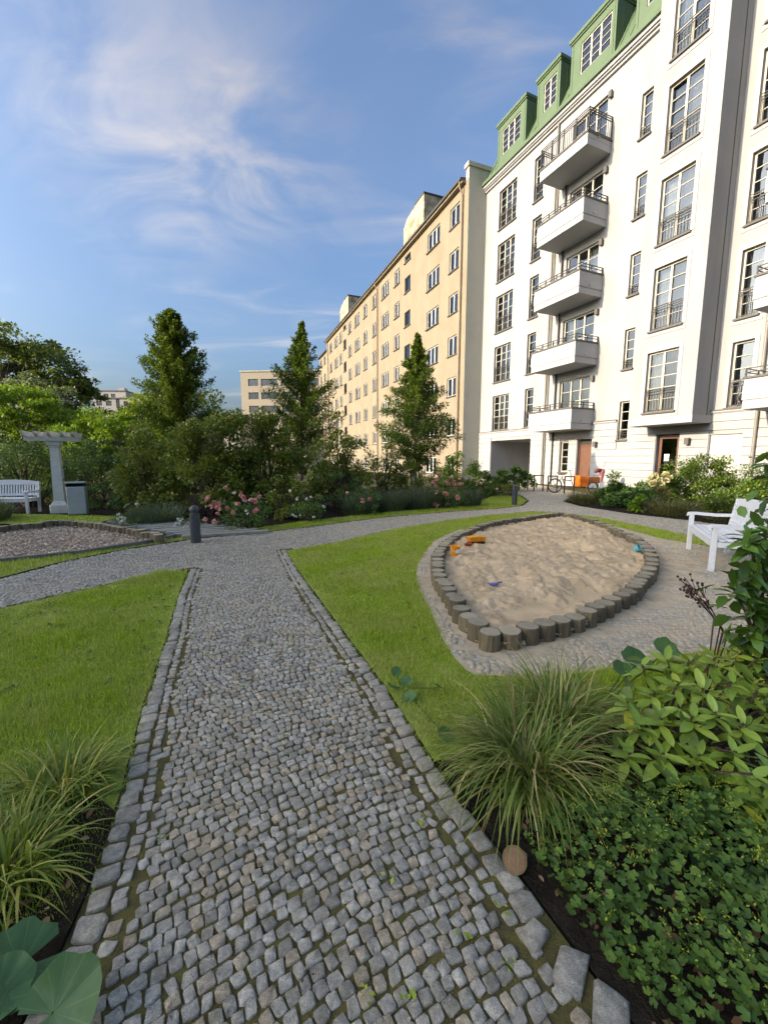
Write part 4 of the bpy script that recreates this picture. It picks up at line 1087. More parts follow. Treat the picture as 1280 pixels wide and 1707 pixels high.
# lower far wing behind it
fw_ = thing('apartment_block', 'farthest yellow wing of the apartment row seen beside the slim tree', 'building', tuple(Y0 + YD * 43.0 - Vector((-YD.y, YD.x, 0)) * .9), math.atan2(YD.y, YD.x))
hh_ = [(a, a + 1.4, z_, z_ + 1.4) for a in (1.2, 4.2, 7.2) for z_ in YR]
mb = MB(); wall_holes(mb, 0, 9.5, -.02, 20.2, hh_, 0, .2); mb.quad_mesh([(0, 0, 0), (0, -9, 0), (0, -9, 20.2), (0, 0, 20.2)], [(0, 1, 2, 3)]); mb.build('wall', 'yellow_render', fw_)
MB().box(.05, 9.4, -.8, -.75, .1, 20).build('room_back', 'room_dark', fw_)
for h in hh_: window(fw_, h[0], h[1], h[2], h[3], 0, 2, 1, fmat='white_frame', recess=.13)
MB().box(-.1, 9.6, -9, .35, 20.202, 20.4).build('roof', 'dark_roof', fw_)
MB().box(1.0, 4.0, -3, -.3, 20.41, 22.6).build('stair_head', 'stained_render', fw_)

# ------------------------------------------------------------------ far buildings
def far_block(name, label, u0, u1, vtop, Y, depth, mat, wins_uv, rot=0.0, roof=None):
    x0 = at(u0, 700, Y)[0]; x1 = at(u1, 700, Y)[0]; zt = at((u0 + u1) / 2, vtop, Y)[2]
    t = thing(name, label, 'building', (x0, Y, 0), rot)
    hs = []
    for (a, b, c, d) in wins_uv:
        hs.append((at(a, 700, Y)[0] - x0, at(b, 700, Y)[0] - x0, at(a, d, Y)[2], at(a, c, Y)[2]))
    W_ = x1 - x0
    mb = MB()
    # local y axis points away from the camera, so mirror the helper
    tmp = MB(); wall_holes(tmp, 0, W_, -.02, zt, hs, 0, .3)
    mb.quad_mesh([(p[0], -p[1], p[2]) for p in tmp.v], tmp.f)
    mb.quad_mesh([(0, 0, 0), (0, depth, 0), (0, depth, zt), (0, 0, zt)], [(0, 1, 2, 3)])
    mb.quad_mesh([(W_, 0, 0), (W_, depth, 0), (W_, depth, zt), (W_, 0, zt)], [(0, 1, 2, 3)])
    mb.quad_mesh([(0, 0, zt), (W_, 0, zt), (W_, depth, zt), (0, depth, zt)], [(0, 1, 2, 3)])
    mb.build('wall', mat, t)
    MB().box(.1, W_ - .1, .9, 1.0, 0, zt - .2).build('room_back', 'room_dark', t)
    for h in hs:
        w, hgt = h[1] - h[0], h[3] - h[2]
        o = link('window', cached(('ff', round(w, 1), round(hgt, 1)), lambda: frame_mesh(w, hgt, 2 if w < 4.5 else 3, 1, 'grey_trim', .12, mull=.16)), t, ((h[0] + h[1]) / 2, .2, h[2]))
        link('pane', cached(('fp', round(w, 1), round(hgt, 1)), lambda: pane_mesh(w - .1, hgt - .1)), o, (0, 0.0, .05))
    MB().box(-.15, W_ + .15, -.15, depth, zt + .004, zt + .25).build('roof_edge', 'grey_render' if not roof else roof, t)
    return t
ow = []
for r_ in range(4):
    v = 632 + r_ * 22.2
    ow += [(416.5, 433.5, v, v + 11.5), (438, 465.5, v, v + 11.5), (472, 500, v, v + 11.5), (506, 534, v, v + 11.5)]
far_block('office_building', 'beige flat roofed office block beyond the garden trees', 404, 560, 620, 85, 30, 'office_wall', ow, R(-4))
far_block('distant_building', 'pale grey roof terrace building beyond the left trees', 158, 232, 664, 95, 12, 'far_wall', [(163, 172, 668, 676), (178, 187, 668, 676), (194, 200, 664, 680), (206, 214, 668, 676), (219, 226, 668, 676)], R(5), 'far_roof')
fb2 = far_block('distant_building', 'stepped pale penthouse with chimney above the left trees', 172, 212, 652, 100, 8, 'far_wall', [(176, 184, 656, 663), (188, 195, 656, 663)], R(3), 'far_roof')
zc = at(197, 645, 100); MB().box(3.6, 5.0, 1, 2.4, 18, zc[2] + 0.0).build('chimney', 'far_wall', fb2)
far_block('distant_building', 'low white house glimpsed left of the office block', 372, 399, 692, 70, 10, 'far_wall', [(376, 382, 696, 702), (386, 392, 696, 702)], 0, 'far_roof')
# unseen block added left behind the camera to shade the garden
SB_H = 13.0
sb = thing('added_shade_block', 'plain rendered block added outside the frame to shade the garden', 'building', (-28, -24.8, 0), 0)
sh_ = [(-a - 1.2, -a, z_, z_ + 1.5) for a in range(-26, 26, 4) for z_ in (1.0, 4.0, 7.0, 9.8)]
mb = MB().box(-11, 0, -28, 28, -.02, SB_H); mb.build('wall', 'far_wall', sb)
MB().box(-11.3, .3, -28.3, 28.3, SB_H + .003, SB_H + .3).build('roof', 'far_roof', sb)
for a in range(-26, 26, 4):
    for z_ in (1.0, 4.0, 7.0, 9.8):
        MB().box(.002, .04, a, a + 1.3, z_, z_ + 1.5).build('window', 'room_dark', sb)

# ------------------------------------------------------------------ plants
def foliage(name, V, F, mat, parent=None, **kw): return link(name, np_mesh(name, V, F, mat), parent, **kw)
def leaf_cloud(pts, outward, size, tmpl=LEAF2, droop=0.0, jit=0.9, wide=1.0):
    n = len(pts)
    D = outward + unit(n) * jit; D[:, 2] -= droop
    up = unit(n) * 0.7 + np.array([0, 0, 1.0])
    s = size * rng.uniform(.6, 1.3, n)
    return scatter(*tmpl, pts, frames(D, up), np.stack([s * wide, s, s], 1))
def shrub(name, label, cat, loc, rx, ry, h, nleaf, lsize, mat, clumps=40, base=0.05, tmpl=LEAF2, group=None, bark='twig', sparse=0.17, stems=7, droop=0.0, upright=0.0, wide=1.0, top_bias=1.0, nstem=True):
    """leaf clumps on branching stems inside an uneven dome; > foliage, stems"""
    t = thing(name, label, cat, (loc[0], loc[1], 0), 0, group)
    # clump centres through the volume, weighted to the shell
    d = unit(clumps * 3); d[:, 2] = np.abs(d[:, 2]) ** (1 / top_bias)
    keep = rng.permutation(len(d))[:clumps]; d = d[keep]
    rad = rng.uniform(.35, 1.0, clumps) ** .6 * rng.uniform(.82, 1.12, clumps)
    C = np.stack([d[:, 0] * rx * rad, d[:, 1] * ry * rad, base + (h - base) * (0.12 + .88 * d[:, 2] * rad)], 1)
    low = rng.random(clumps) < .28
    C[low, 2] = rng.uniform(base, h * .5, low.sum())
    cs = sparse * (rx + ry + h) / 3 * rng.uniform(.6, 1.3, clumps)
    k = rng.integers(0, clumps, nleaf)
    off = unit(nleaf) * (rng.random(nleaf) ** .5)[:, None] * cs[k][:, None] * np.array([1.15, 1.15, .9])
    P_ = C[k] + off; P_[:, 2] = np.maximum(P_[:, 2], .03)
    out = P_ - np.array([0, 0, h * .35]); out /= np.maximum(np.linalg.norm(out, axis=1, keepdims=True), 1e-3)
    out = out * .6 + off / np.maximum(np.linalg.norm(off, axis=1, keepdims=True), 1e-3) * .5 + np.array([0, 0, upright])
    V, F = leaf_cloud(P_, out, lsize, tmpl, droop, wide=wide)
    foliage('foliage', V, F, mat, t)
    if nstem:
        mb = MB()
        for i in range(min(clumps, 26)):
            c = Vector(C[i]); b = Vector((random.gauss(0, rx * .12), random.gauss(0, ry * .12), 0.0))
            mid = b.lerp(c, .5) + Vector((0, 0, h * .06))
            r = .006 + .007 * h
            mb.tube([b, mid, c], [r, r * .7, r * .3], 5)
        mb.build('stems', bark, t)
    return t
def conical_tree(name, label, loc, h, trunk_h, rmax, nbr, mat, leaf, per, bark, group=None, skirt=0.15, power=.9, tilt=.7):
    t = thing(name, label, 'tree', (loc[0], loc[1], 0), 0, group)
    r0 = .022 * h / 2
    mb = MB(); lean = (random.gauss(0, .02) * h, random.gauss(0, .02) * h)
    tp = [(lean[0] * k / 8 + .02 * math.sin(k), lean[1] * k / 8, h * .97 * k / 8) for k in range(9)]
    mb.tube(tp, [max(r0 * (1 - k / 8.3), .006) for k in range(9)], 8)
    mb.build('trunk', bark, t)
    br = MB(); Ps, Os = [], []
    for i in range(nbr):
        f = (i + random.random()) / nbr; f = f ** .9
        zb = trunk_h + (h * .97 - trunk_h) * f
        prof = (min(1.0, (f + .04) / skirt) if f < skirt else (1 - (f - skirt) / (1 - skirt)) ** power)
        L = rmax * max(prof, .05) * random.uniform(.7, 1.14)
        az = i * 2.399 + random.gauss(0, .5)
        rise = tilt * random.uniform(.5, 1.2) * (0.6 + .7 * f)
        q0 = Vector((lean[0] * zb / h, lean[1] * zb / h, zb)); dr = Vector((math.cos(az), math.sin(az), rise))
        q1 = q0 + dr * L * .55; q2 = q0 + dr * L + Vector((0, 0, .06 * L))
        br.tube([q0, q1, q2], [max(r0 * .22 * prof, .006), .006, .003], 4, False)
        m = max(6, int(per * (.35 + L / rmax)))
        tt = rng.uniform(.12, 1.06, m)
        base = np.array(q0)[None] + np.array(q2 - q0)[None] * tt[:, None]
        sprd = (.06 + .13 * L) * np.sqrt(rng.random(m))[:, None] * (1.15 - .55 * tt[:, None])
        o = unit(m); Ps.append(base + o * sprd); Os.append(np.array(dr.normalized())[None] * .8 + o * .5)
    br.build('branches', bark, t)
    P_ = np.concatenate(Ps); O_ = np.concatenate(Os)
    V, F = leaf_cloud(P_, O_, leaf, LEAF2, .15)
    foliage('crown', V, F, mat, t)
    return t
def broad_tree(name, label, loc, h, rx, ry, zc, rz, clumps, nleaf, leaf, mat, cs=.16, bark='bark', tmpl=LEAF2, flatc=.6, group=None):
    t = thing(name, label, 'tree', (loc[0], loc[1], 0), 0, group)
    d = unit(clumps); rad = rng.uniform(.3, 1, clumps) ** .5
    C = np.stack([d[:, 0] * rx * rad, d[:, 1] * ry * rad, zc + d[:, 2] * rz * rad], 1)
    mb = MB(); r0 = .02 * h
    mb.tube([(0, 0, 0), (.05, .02, zc * .5), (0, .05, zc)], [r0, r0 * .75, r0 * .4], 8); mb.build('trunk', bark, t)
    bb = MB()
    for i in range(min(clumps, 40)):
        c = Vector(C[i]); b = Vector((0, 0, max(zc - rz * .8, .4) + random.random() * rz)); b.z = min(b.z, c.z)
        bb.tube([b, b.lerp(c, .6) + Vector((0, 0, .05)), c], [r0 * .3, r0 * .16, r0 * .05], 4, False)
    bb.build('branches', bark, t)
    S = cs * (rx + ry + rz) / 3 * rng.uniform(.55, 1.5, clumps)
    k = rng.integers(0, clumps, nleaf); o = unit(nleaf)
    P_ = C[k] + o * (rng.random(nleaf) ** .45)[:, None] * S[k][:, None] * np.array([1.25, 1.25, flatc])
    O_ = (P_ - np.array([0, 0, zc])) / rx * .5 + o * .6
    V, F = leaf_cloud(P_, O_, leaf, tmpl, .25)
    foliage('crown', V, F, mat, t)
    return t
def arching(name, label, cat, loc, n, L, rad, width, mat, spread=1.0, lift=1.0, seed=0, seg=7, group=None, sub='blades'):
    """tuft of arching blades"""
    t = thing(name, label, cat, (loc[0], loc[1], 0), 0, group)
    az = rng.uniform(0, 2 * math.pi, n); b = np.sqrt(rng.random(n)) * rad
    base = np.stack([np.cos(az) * b, np.sin(az) * b, np.zeros(n)], 1)
    az2 = az + rng.normal(0, .75, n)
    Ls = L * rng.uniform(.35, 1.2, n); el = np.clip(rng.normal(1.15 * lift, .28, n), .25, 1.5)
    curv = rng.uniform(.7, 2.3, n) * spread; wd = width * rng.uniform(.6, 1.25, n)
    P_ = base.copy(); cur = el.copy(); pts = []
    side = np.stack([-np.sin(az2), np.cos(az2), np.zeros(n)], 1)
    tw = rng.normal(0, .3, n)
    for k in range(seg + 1):
        w = wd * (1 - (k / seg) ** 1.8) + .0003
        sd = side * np.cos(tw)[:, None] + np.array([0, 0, 1.0]) * np.sin(tw)[:, None] * .6
        pts += [P_ - sd * w[:, None] / 2, P_ + sd * w[:, None] / 2]
        st = Ls / seg
        P_ = P_ + np.stack([np.cos(cur) * np.cos(az2) * st, np.cos(cur) * np.sin(az2) * st, np.sin(cur) * st], 1)
        P_[:, 2] = np.maximum(P_[:, 2], .012)
        cur = cur - curv / seg * (.5 + k / seg)
    V = np.stack(pts, 1); kk = V.shape[1]
    tf = []
    for k in range(seg): tf += [(2 * k, 2 * k + 1, 2 * k + 3), (2 * k, 2 * k + 3, 2 * k + 2)]
    F = np.array(tf)[None] + (np.arange(n) * kk)[:, None, None]
    foliage(sub, V.reshape(-1, 3), F.reshape(-1, 3), mat, t)
    return t
def scatter_blooms(t, n, rx, ry, h, size, mat):
    blooms(t, [(random.uniform(-rx, rx), -ry * random.uniform(.3, 1.0), h * random.uniform(.45, 1.02)) for _ in range(n)], size, mat)
def blooms(t, pts, size, mat, petals=16, name='bloom', label=None):
    for p in pts:
        n = petals; d = unit(n); d[:, 2] = d[:, 2] * .8 + .25
        fr = frames(d, unit(n)); s = size * rng.uniform(.75, 1.1, n)
        V, F = scatter(*LEAF4, d * size * .12, fr, np.stack([s * 1.7, s * .62, s], 1))
        o = link(name, np_mesh(name, V, F, mat), t, p)

# --- slim hornbeams behind the bed
conical_tree('hornbeam_tree', 'broad dark conical tree left, rising behind the tall shrubs', (-7.4, 15.0), 6.85, 1.0, 1.42, 200, 'hornbeam', .08, 330, 'bark', 'conical garden trees', skirt=.3, power=.7, tilt=.7)
conical_tree('hornbeam_tree', 'slender pointed tree in front of the far end of the yellow block', (-3.36, 16.4), 6.95, .9, 1.55, 160, 'hornbeam', .08, 270, 'bark', 'conical garden trees', skirt=.3, power=1.05, tilt=.75)
conical_tree('hornbeam_tree', 'small conical tree with bare pale trunk before the yellow block', (1.07, 14.4), 5.85, 1.15, 1.38, 160, 'hornbeam', .075, 270, 'pale_bark', 'conical garden trees', skirt=.22, power=1.0, tilt=.3)
# --- tall shrubs of the middle bed
SH = 'tall evergreen shrubs of the middle bed'
shrub('photinia_shrub', 'rounded brownish evergreen shrub right of the grey litter bin', 'shrub', (-6.75, 11.6), 1.0, .8, 2.6, 8840, .085, 'photinia', 60, group=SH)
shrub('photinia_shrub', 'widest olive brown shrub behind the first pink rose', 'shrub', (-4.8, 11.2), 1.3, .95, 3.3, 14300, .095, 'photinia', 60, group=SH, sparse=.16)
shrub('photinia_shrub', 'loose reddish evergreen shrub in front of the office block', 'shrub', (-3.4, 11.8), 1.25, .85, 3.35, 10340, .095, 'photinia', 48, group=SH, sparse=.15)
shrub('photinia_shrub', 'see-through leggy shrub in front of the yellow block', 'shrub', (-1.45, 12.8), 1.15, .8, 3.4, 6880, .085, 'photinia', 52, group=SH, sparse=.14)
shrub('photinia_shrub', 'thin see-through shrub left of the pale trunk', 'shrub', (-.05, 13.6), .8, .6, 2.9, 3000, .075, 'photinia', 34, group=SH, sparse=.13)
shrub('photinia_shrub', 'sparse low shrub right of the pale trunk', 'shrub', (1.75, 14.6), .55, .5, 1.75, 900, .07, 'photinia', 20, group=SH, sparse=.14)
shrub('photinia_shrub', 'leafy shrub hiding the foot of the pale trunk', 'shrub', (.85, 13.7), .8, .5, 1.9, 3000, .075, 'photinia', 40, group=SH, sparse=.16)
shrub('evergreen_bush', 'dark bluish bush standing behind the litter bin', 'shrub', (-8.95, 13.0), 1.35, .9, 2.35, 11200, .07, 'dark_bush', 60)
shrub('evergreen_bush', 'low dark bush at the foot of the brownish shrub', 'shrub', (-7.6, 12.2), .8, .5, .75, 1500, .07, 'dark_bush', 24)
shrub('evergreen_bush', 'dark low shrub filling the bed behind the white roses', 'shrub', (-2.55, 10.55), .75, .55, 1.2, 2400, .075, 'photinia', 30)
shrub('evergreen_bush', 'dark green filler shrub below the see-through leggy shrub', 'shrub', (-1.0, 11.9), .85, .5, 1.25, 2200, .07, 'dark_bush', 28)
# --- lavender and perennials
def lavender(label, loc, L, n, rad): arching('lavender', label, 'plant', loc, n, L, rad, .014, 'lavender_leaf', .35, 1.08, group='lavender clumps', sub='spikes')
lavender('grey green lavender clump left of the second pink rose', (1.15, 12.6), .72, 1500, .42)
lavender('lavender clump in front of the thin see-through shrub', (.2, 12.1), .68, 1500, .42)
lavender('lavender clump beside the single pink blooms in mid bed', (-.75, 11.35), .6, 1200, .38)
lavender('lavender clump right of the second pink rose', (2.75, 13.35), .6, 1200, .42)
lavender('lavender hiding the foot of the far white bench', (-10.2, 10.35), .55, 1000, .42)
lavender('low lavender along the boardwalk beside white flowers', (-5.55, 9.75), .5, 1300, .55)
arching('sedge', 'brownish sedge in front of the far white bench', 'plant', (-9.75, 9.95), 500, .5, .25, .012, 'brown_sedge', 1.0, 1.0)
# --- roses
r1 = shrub('rose_bush', 'pink rose bush beside the near bollard', 'shrub', (-3.1, 8.95), .68, .45, .80, 1900, .055, 'rose_leaf', 34)
blooms(r1, [tuple(np.array(at(u, v, y)) - np.array([-3.1, 8.95, 0])) for u, v, y in [(345, 832, 8.75), (357, 838, 8.6), (365, 840, 8.6), (352, 845, 8.6), (348, 829, 8.8), (376, 814, 8.9), (402, 825, 8.8), (405, 829, 8.7), (396, 840, 8.6), (388, 854, 8.5), (342, 866, 8.5), (357, 870, 8.4), (362, 846, 8.5), (428, 850, 8.8), (424, 853, 8.7)]], .085, 'pink_petal')
blooms(r1, [tuple(np.array(at(u, v, y)) - np.array([-3.1, 8.95, 0])) for u, v, y in [(410, 852, 8.6), (413, 857, 8.6), (390, 822, 8.8)]], .055, 'white_petal', 10)
scatter_blooms(r1, 10, .55, .42, .78, .075, 'pink_petal')
r2 = shrub('rose_bush', 'pink rose bush beyond the path near the far bollard', 'shrub', (2.0, 12.75), .62, .45, 1.02, 1700, .055, 'rose_leaf', 30)
blooms(r2, [tuple(np.array(at(u, v, y)) - np.array([2.0, 12.75, 0])) for u, v, y in [(723, 804, 12.5), (747, 806, 12.4), (755, 804, 12.5), (758, 808, 12.4), (741, 822, 12.3), (744, 824, 12.3), (763, 828, 12.3), (764, 831, 12.3), (724, 840, 12.3), (728, 843, 12.3), (731, 790, 12.7), (752, 796, 12.6)]], .11, 'pink_petal')
scatter_blooms(r2, 8, .5, .4, 1.0, .09, 'pink_petal')
r3 = shrub('rose_bush', 'white rose bush between the pink roses and tall shrubs', 'shrub', (-1.9, 9.95), .5, .35, .72, 1200, .05, 'rose_leaf', 24)
blooms(r3, [tuple(np.array(at(u, v, y)) - np.array([-1.9, 9.95, 0])) for u, v, y in [(484, 818, 9.9), (495, 832, 9.7), (488, 859, 9.6), (493, 861, 9.6), (501, 859, 9.6), (511, 832, 9.8), (518, 829, 9.8), (539, 844, 9.9), (541, 846, 9.9), (523, 862, 9.6)]], .06, 'white_petal', 10)
r4 = shrub('rose_bush', 'small rose bush with scattered pink blooms in mid bed', 'shrub', (-.55, 11.1), .55, .3, .72, 900, .05, 'rose_leaf', 20)
blooms(r4, [tuple(np.array(at(u, v, y)) - np.array([-.55, 11.1, 0])) for u, v, y in [(579, 822, 10.9), (604, 836, 10.8), (604, 833, 10.8), (616, 832, 10.9)]], .085, 'pink_petal')
wf = shrub('white_flowers', 'low white flowering plant behind the log row', 'plant', (-5.8, 9.05), .4, .25, .34, 700, .035, 'rose_leaf', 16, nstem=False)
blooms(wf, [tuple(np.array(at(u, v, y)) - np.array([-5.8, 9.05, 0])) for u, v, y in [(197, 858, 8.95), (202, 862, 8.9), (205, 868, 8.85), (200, 870, 8.85), (196, 866, 8.9), (228, 840, 9.1), (207, 864, 8.9)]], .055, 'white_petal', 10)
wf2 = shrub('white_flowers', 'small white flowering plant between boardwalk and near bollard', 'plant', (-4.35, 9.1), .38, .2, .3, 600, .035, 'rose_leaf', 14, nstem=False)
blooms(wf2, [tuple(np.array(at(u, v, y)) - np.array([-4.35, 9.1, 0])) for u, v, y in [(297, 866, 9.0), (301, 869, 8.95), (304, 866, 8.95), (294, 872, 8.9), (308, 878, 8.8), (312, 878, 8.8), (291, 877, 8.85), (300, 873, 8.9)]], .055, 'white_petal', 10)
# --- bushes in front of the passage
shrub('rhododendron_bush', 'round dark green bush before the corner of the yellow block', 'shrub', (3.3, 17.2), 1.35, 1.0, 1.85, 8400, .09, 'laurel_leaf', 46)
shrub('rhododendron_bush', 'sunlit green bush in front of the passage opening', 'shrub', (6.15, 19.6), 1.15, .7, 1.35, 5200, .11, 'laurel_leaf', 34)
shrub('low_shrub', 'low reddish green shrub behind the far bollard', 'shrub', (4.7, 17.3), .95, .6, .85, 1700, .06, 'photinia', 26)
shrub('low_shrub', 'small open shrub right of the far bollard', 'shrub', (5.25, 16.6), .5, .4, .7, 500, .06, 'photinia', 14)
# --- left background
broad_tree('garden_tree', 'tall dark tree at the far left edge', (-26.5, 29), 11.8, 5.4, 3.8, 7.0, 3.6, 130, 24000, .24, 'oak_leaf', .17)
broad_tree('garden_tree', 'dark layered tree left of the distant terrace building', (-21.9, 28.5), 8.4, 2.3, 2.4, 5.4, 2.4, 60, 11000, .20, 'oak_leaf', .2, flatc=.35)
broad_tree('garden_tree', 'feathery bright green tree at the left behind the pergola', (-15.6, 17.5), 5.0, 2.3, 1.8, 3.3, 1.5, 90, 15000, .13, 'bright_leaf', .2, flatc=.4)
broad_tree('garden_tree', 'pale blossoming tree behind the feathery green tree', (-16.9, 20.5), 6.2, 1.4, 1.2, 4.5, 1.3, 44, 6500, .12, 'blossom_leaf', .2)
broad_tree('garden_tree', 'bright green feathery tree right of the pergola top', (-11.2, 17.2), 3.7, 2.4, 1.5, 2.3, 1.15, 90, 13000, .12, 'bright_leaf', .2, flatc=.45)
broad_tree('garden_tree', 'sunlit yellow green tree beside the broad conical tree', (-12.6, 22.5), 5.2, 1.8, 1.6, 3.2, 1.8, 70, 11000, .15, 'yellow_leaf', .22)
broad_tree('garden_tree', 'green tree in the gap left of the terrace building', (-17.8, 25), 4.6, 2.6, 1.6, 3.1, 1.4, 60, 9000, .17, 'bright_leaf', .2)
shrub('hedge_shrub', 'dark overhanging shrub behind the far white bench', 'shrub', (-11.6, 13.2), 1.8, .9, 2.7, 8000, .075, 'dark_bush', 60)
shrub('hedge_shrub', 'yellowish drooping shrub left of the pergola post', 'shrub', (-11.3, 14.4), 1.0, .7, 3.0, 4200, .075, 'bright_leaf', 40, droop=.5)
shrub('hedge_shrub', 'deep green shrub at the left frame edge behind the bench', 'shrub', (-14.4, 14.2), 1.6, 1.0, 3.2, 6000, .08, 'dark_bush', 50)
for i, (x, y, w, h, lab) in enumerate([(-13.5, 19.0, 2.8, 3.2, 'dark back hedge bush behind the left feathery tree'), (-9.6, 18.8, 2.0, 2.7, 'dark back hedge bush behind the pergola'), (-6.0, 18.5, 2.4, 3.0, 'back hedge bush between the two larger conical trees'), (-2.3, 18.2, 1.5, 1.7, 'low back hedge bush behind the see-through shrub'), (-18.5, 20, 2.6, 3.4, 'large back hedge bush at the far left')]):
    shrub('hedge_shrub', lab, 'shrub', (x, y), w, 1.0, h, 9000, .11, 'dark_bush', 60)
# --- right bed in front of the white house
shrub('hedge_shrub', 'clipped sunlit hedge in front of the glazed house door', 'shrub', (10.6, 13.6), 1.25, .8, 1.8, 14300, .07, 'hedge_leaf', 110)
shrub('hedge_shrub', 'clipped hedge in front of the closed window shutter', 'shrub', (12.7, 12.9), 1.5, .8, 1.75, 13000, .07, 'hedge_leaf', 110)
shrub('hedge_shrub', 'shaded green hedge behind the near white bench', 'shrub', (9.3, 10.2), 1.1, .7, 1.15, 9900, .07, 'hedge_leaf', 50)
shrub('hedge_shrub', 'shaded hedge right of the near bench back', 'shrub', (10.6, 9.0), 1.3, .8, 1.3, 9000, .07, 'hedge_leaf', 50)
hy = shrub('hydrangea', 'hydrangea with cream flower panicles below the glazed door', 'shrub', (9.1, 13.4), .75, .6, 1.0, 2400, .085, 'hedge_leaf', 26)
blooms(hy, [tuple(np.array(at(u, v, y)) - np.array([9.1, 13.4, 0])) for u, v, y in [(1084, 797, 13.2), (1091, 793, 13.2), (1098, 800, 13.0), (1105, 795, 13.2), (1112, 801, 13.0), (1093, 803, 12.9), (1087, 806, 12.9), (1103, 806, 12.9), (1117, 796, 13.2), (1109, 790, 13.3)]], .15, 'cream_petal', 34, 'flower_head')
shrub('leafy_plant', 'dark leafy shrub before the plaque on the white house', 'shrub', (8.25, 14.0), .8, .6, 1.05, 4000, .085, 'laurel_leaf', 30)
shrub('leafy_plant', 'dark green low foliage at the path bend', 'shrub', (7.75, 12.9), .75, .5, .72, 3400, .10, 'rose_leaf', 26, droop=.4)
shrub('leafy_plant', 'pale green hosta like plant at the bed edge', 'plant', (7.5, 11.75), .35, .3, .42, 260, .12, 'bright_leaf', 10, nstem=False)
arching('sedge', 'bronze sedge at the tip of the right bed', 'plant', (7.15, 14.3), 1400, .62, .45, .012, 'brown_sedge', 1.2, .95)
arching('sedge', 'bronze sedge along the bed edge left of the near bench', 'plant', (8.05, 11.3), 1400, .62, .45, .012, 'brown_sedge', 1.2, .95)
arching('sedge', 'bronze sedge behind the near bench armrest', 'plant', (8.75, 10.3), 1200, .6, .42, .012, 'brown_sedge', 1.2, .95)
flat('planting_bed', [(6.5, 14.0), (7.02, 11.4), (7.78, 10.2), (8.5, 8.3), (9.0, 6.0), (15, 5), (15.5, 12), (12.2, 18.8), (11.4, 19.2), (9.3, 17.5), (7.5, 16.1), (6.6, 14.8)], 0.008, 'bed_soil', kind='structure')
flat('planting_bed', [(-3.3, 8.85), (-2.05, 10.0), (-.45, 11.42), (1.35, 12.62), (2.85, 13.75), (3.5, 15.0), (4.5, 17.05), (4.9, 20), (-16, 21), (-15, 12), (-6.9, 11.0), (-6.6, 9.4), (-5.2, 9.4), (-3.7, 8.9)], 0.006, 'bed_soil', kind='structure')
flat('planting_bed', [(.27, 1.88), (.6, 1.98), (1.2, 2.12), (2.3, 2.3), (4.2, 2.62), (5.5, 3.0), (5.5, -.5), (.95, -.5), (.9, .2), (.75, .80), (.643, 1.01), (.523, 1.29), (.413, 1.53)], 0.009, 'bed_soil', kind='structure')
flat('planting_bed', [(-.98, .2), (-1.0, 1.0), (-1.06, 1.24), (-1.19, 1.6), (-1.5, 1.78), (-2.4, 1.7), (-2.6, .2)], 0.012, 'bed_soil', kind='structure')

# --- near plants
arching('sedge', 'big arching sedge tuft at the right edge of the cobbled path', 'plant', (.70, 1.82), 900, .50, .15, .011, 'sedge_blade', 1.6, .88, seg=9)
arching('sedge', 'smaller sedge tuft behind the big arching one', 'plant', (1.02, 2.18), 520, .48, .14, .011, 'sedge_blade', 1.3, .92, seg=9)
arching('sedge', 'upper sedge tuft at the left edge of the cobbled path', 'plant', (-1.52, 1.72), 480, .26, .14, .010, 'light_sedge', 1.3, .9, seg=8)
arching('sedge', 'lower pale sedge tuft at the left frame edge', 'plant', (-1.42, 1.32), 300, .34, .11, .0115, 'light_sedge', 1.4, .85, seg=8)
# leaf meshes for plants whose leaves can be picked apart
def broad_leaf(name, mat, w=.3, bend=.25, fold=.12, k=0):
    V, F = [], []
    seg = 6
    for i in range(seg + 1):
        t = i / seg; y = t; ww = w * (math.sin(math.pi * min(1, t * .93 + .05)) ** .75) * (1.0 if t < 1 else 0.02)
        zz_ = -bend * t * t + .02 * math.sin(t * 5 + k)
        V += [(-ww, y, zz_ + fold * ww + .012 * math.sin(7 * t + k)), (0, y, zz_), (ww, y, zz_ + fold * ww + .012 * math.sin(6 * t - k))]
    for i in range(seg):
        b = i * 3
        F += [(b, b + 1, b + 4, b + 3), (b + 1, b + 2, b + 5, b + 4)]
    return np_mesh(name, V, F, mat, True)
RH = [broad_leaf('leaf', 'rhodo_leaf', .19, b, .25, k) for k, b in enumerate((.05, .15, .28, .4))]
LA = [broad_leaf('leaf', 'laurel_near', .19, b, .3, k) for k, b in enumerate((.08, .2, .3, .45))]
def orient(d, roll=0.0):
    d = Vector(d).normalized(); q = d.to_track_quat('Y', 'Z')
    return (q.to_matrix() @ Matrix.Rotation(roll, 3, 'Y')).to_euler()
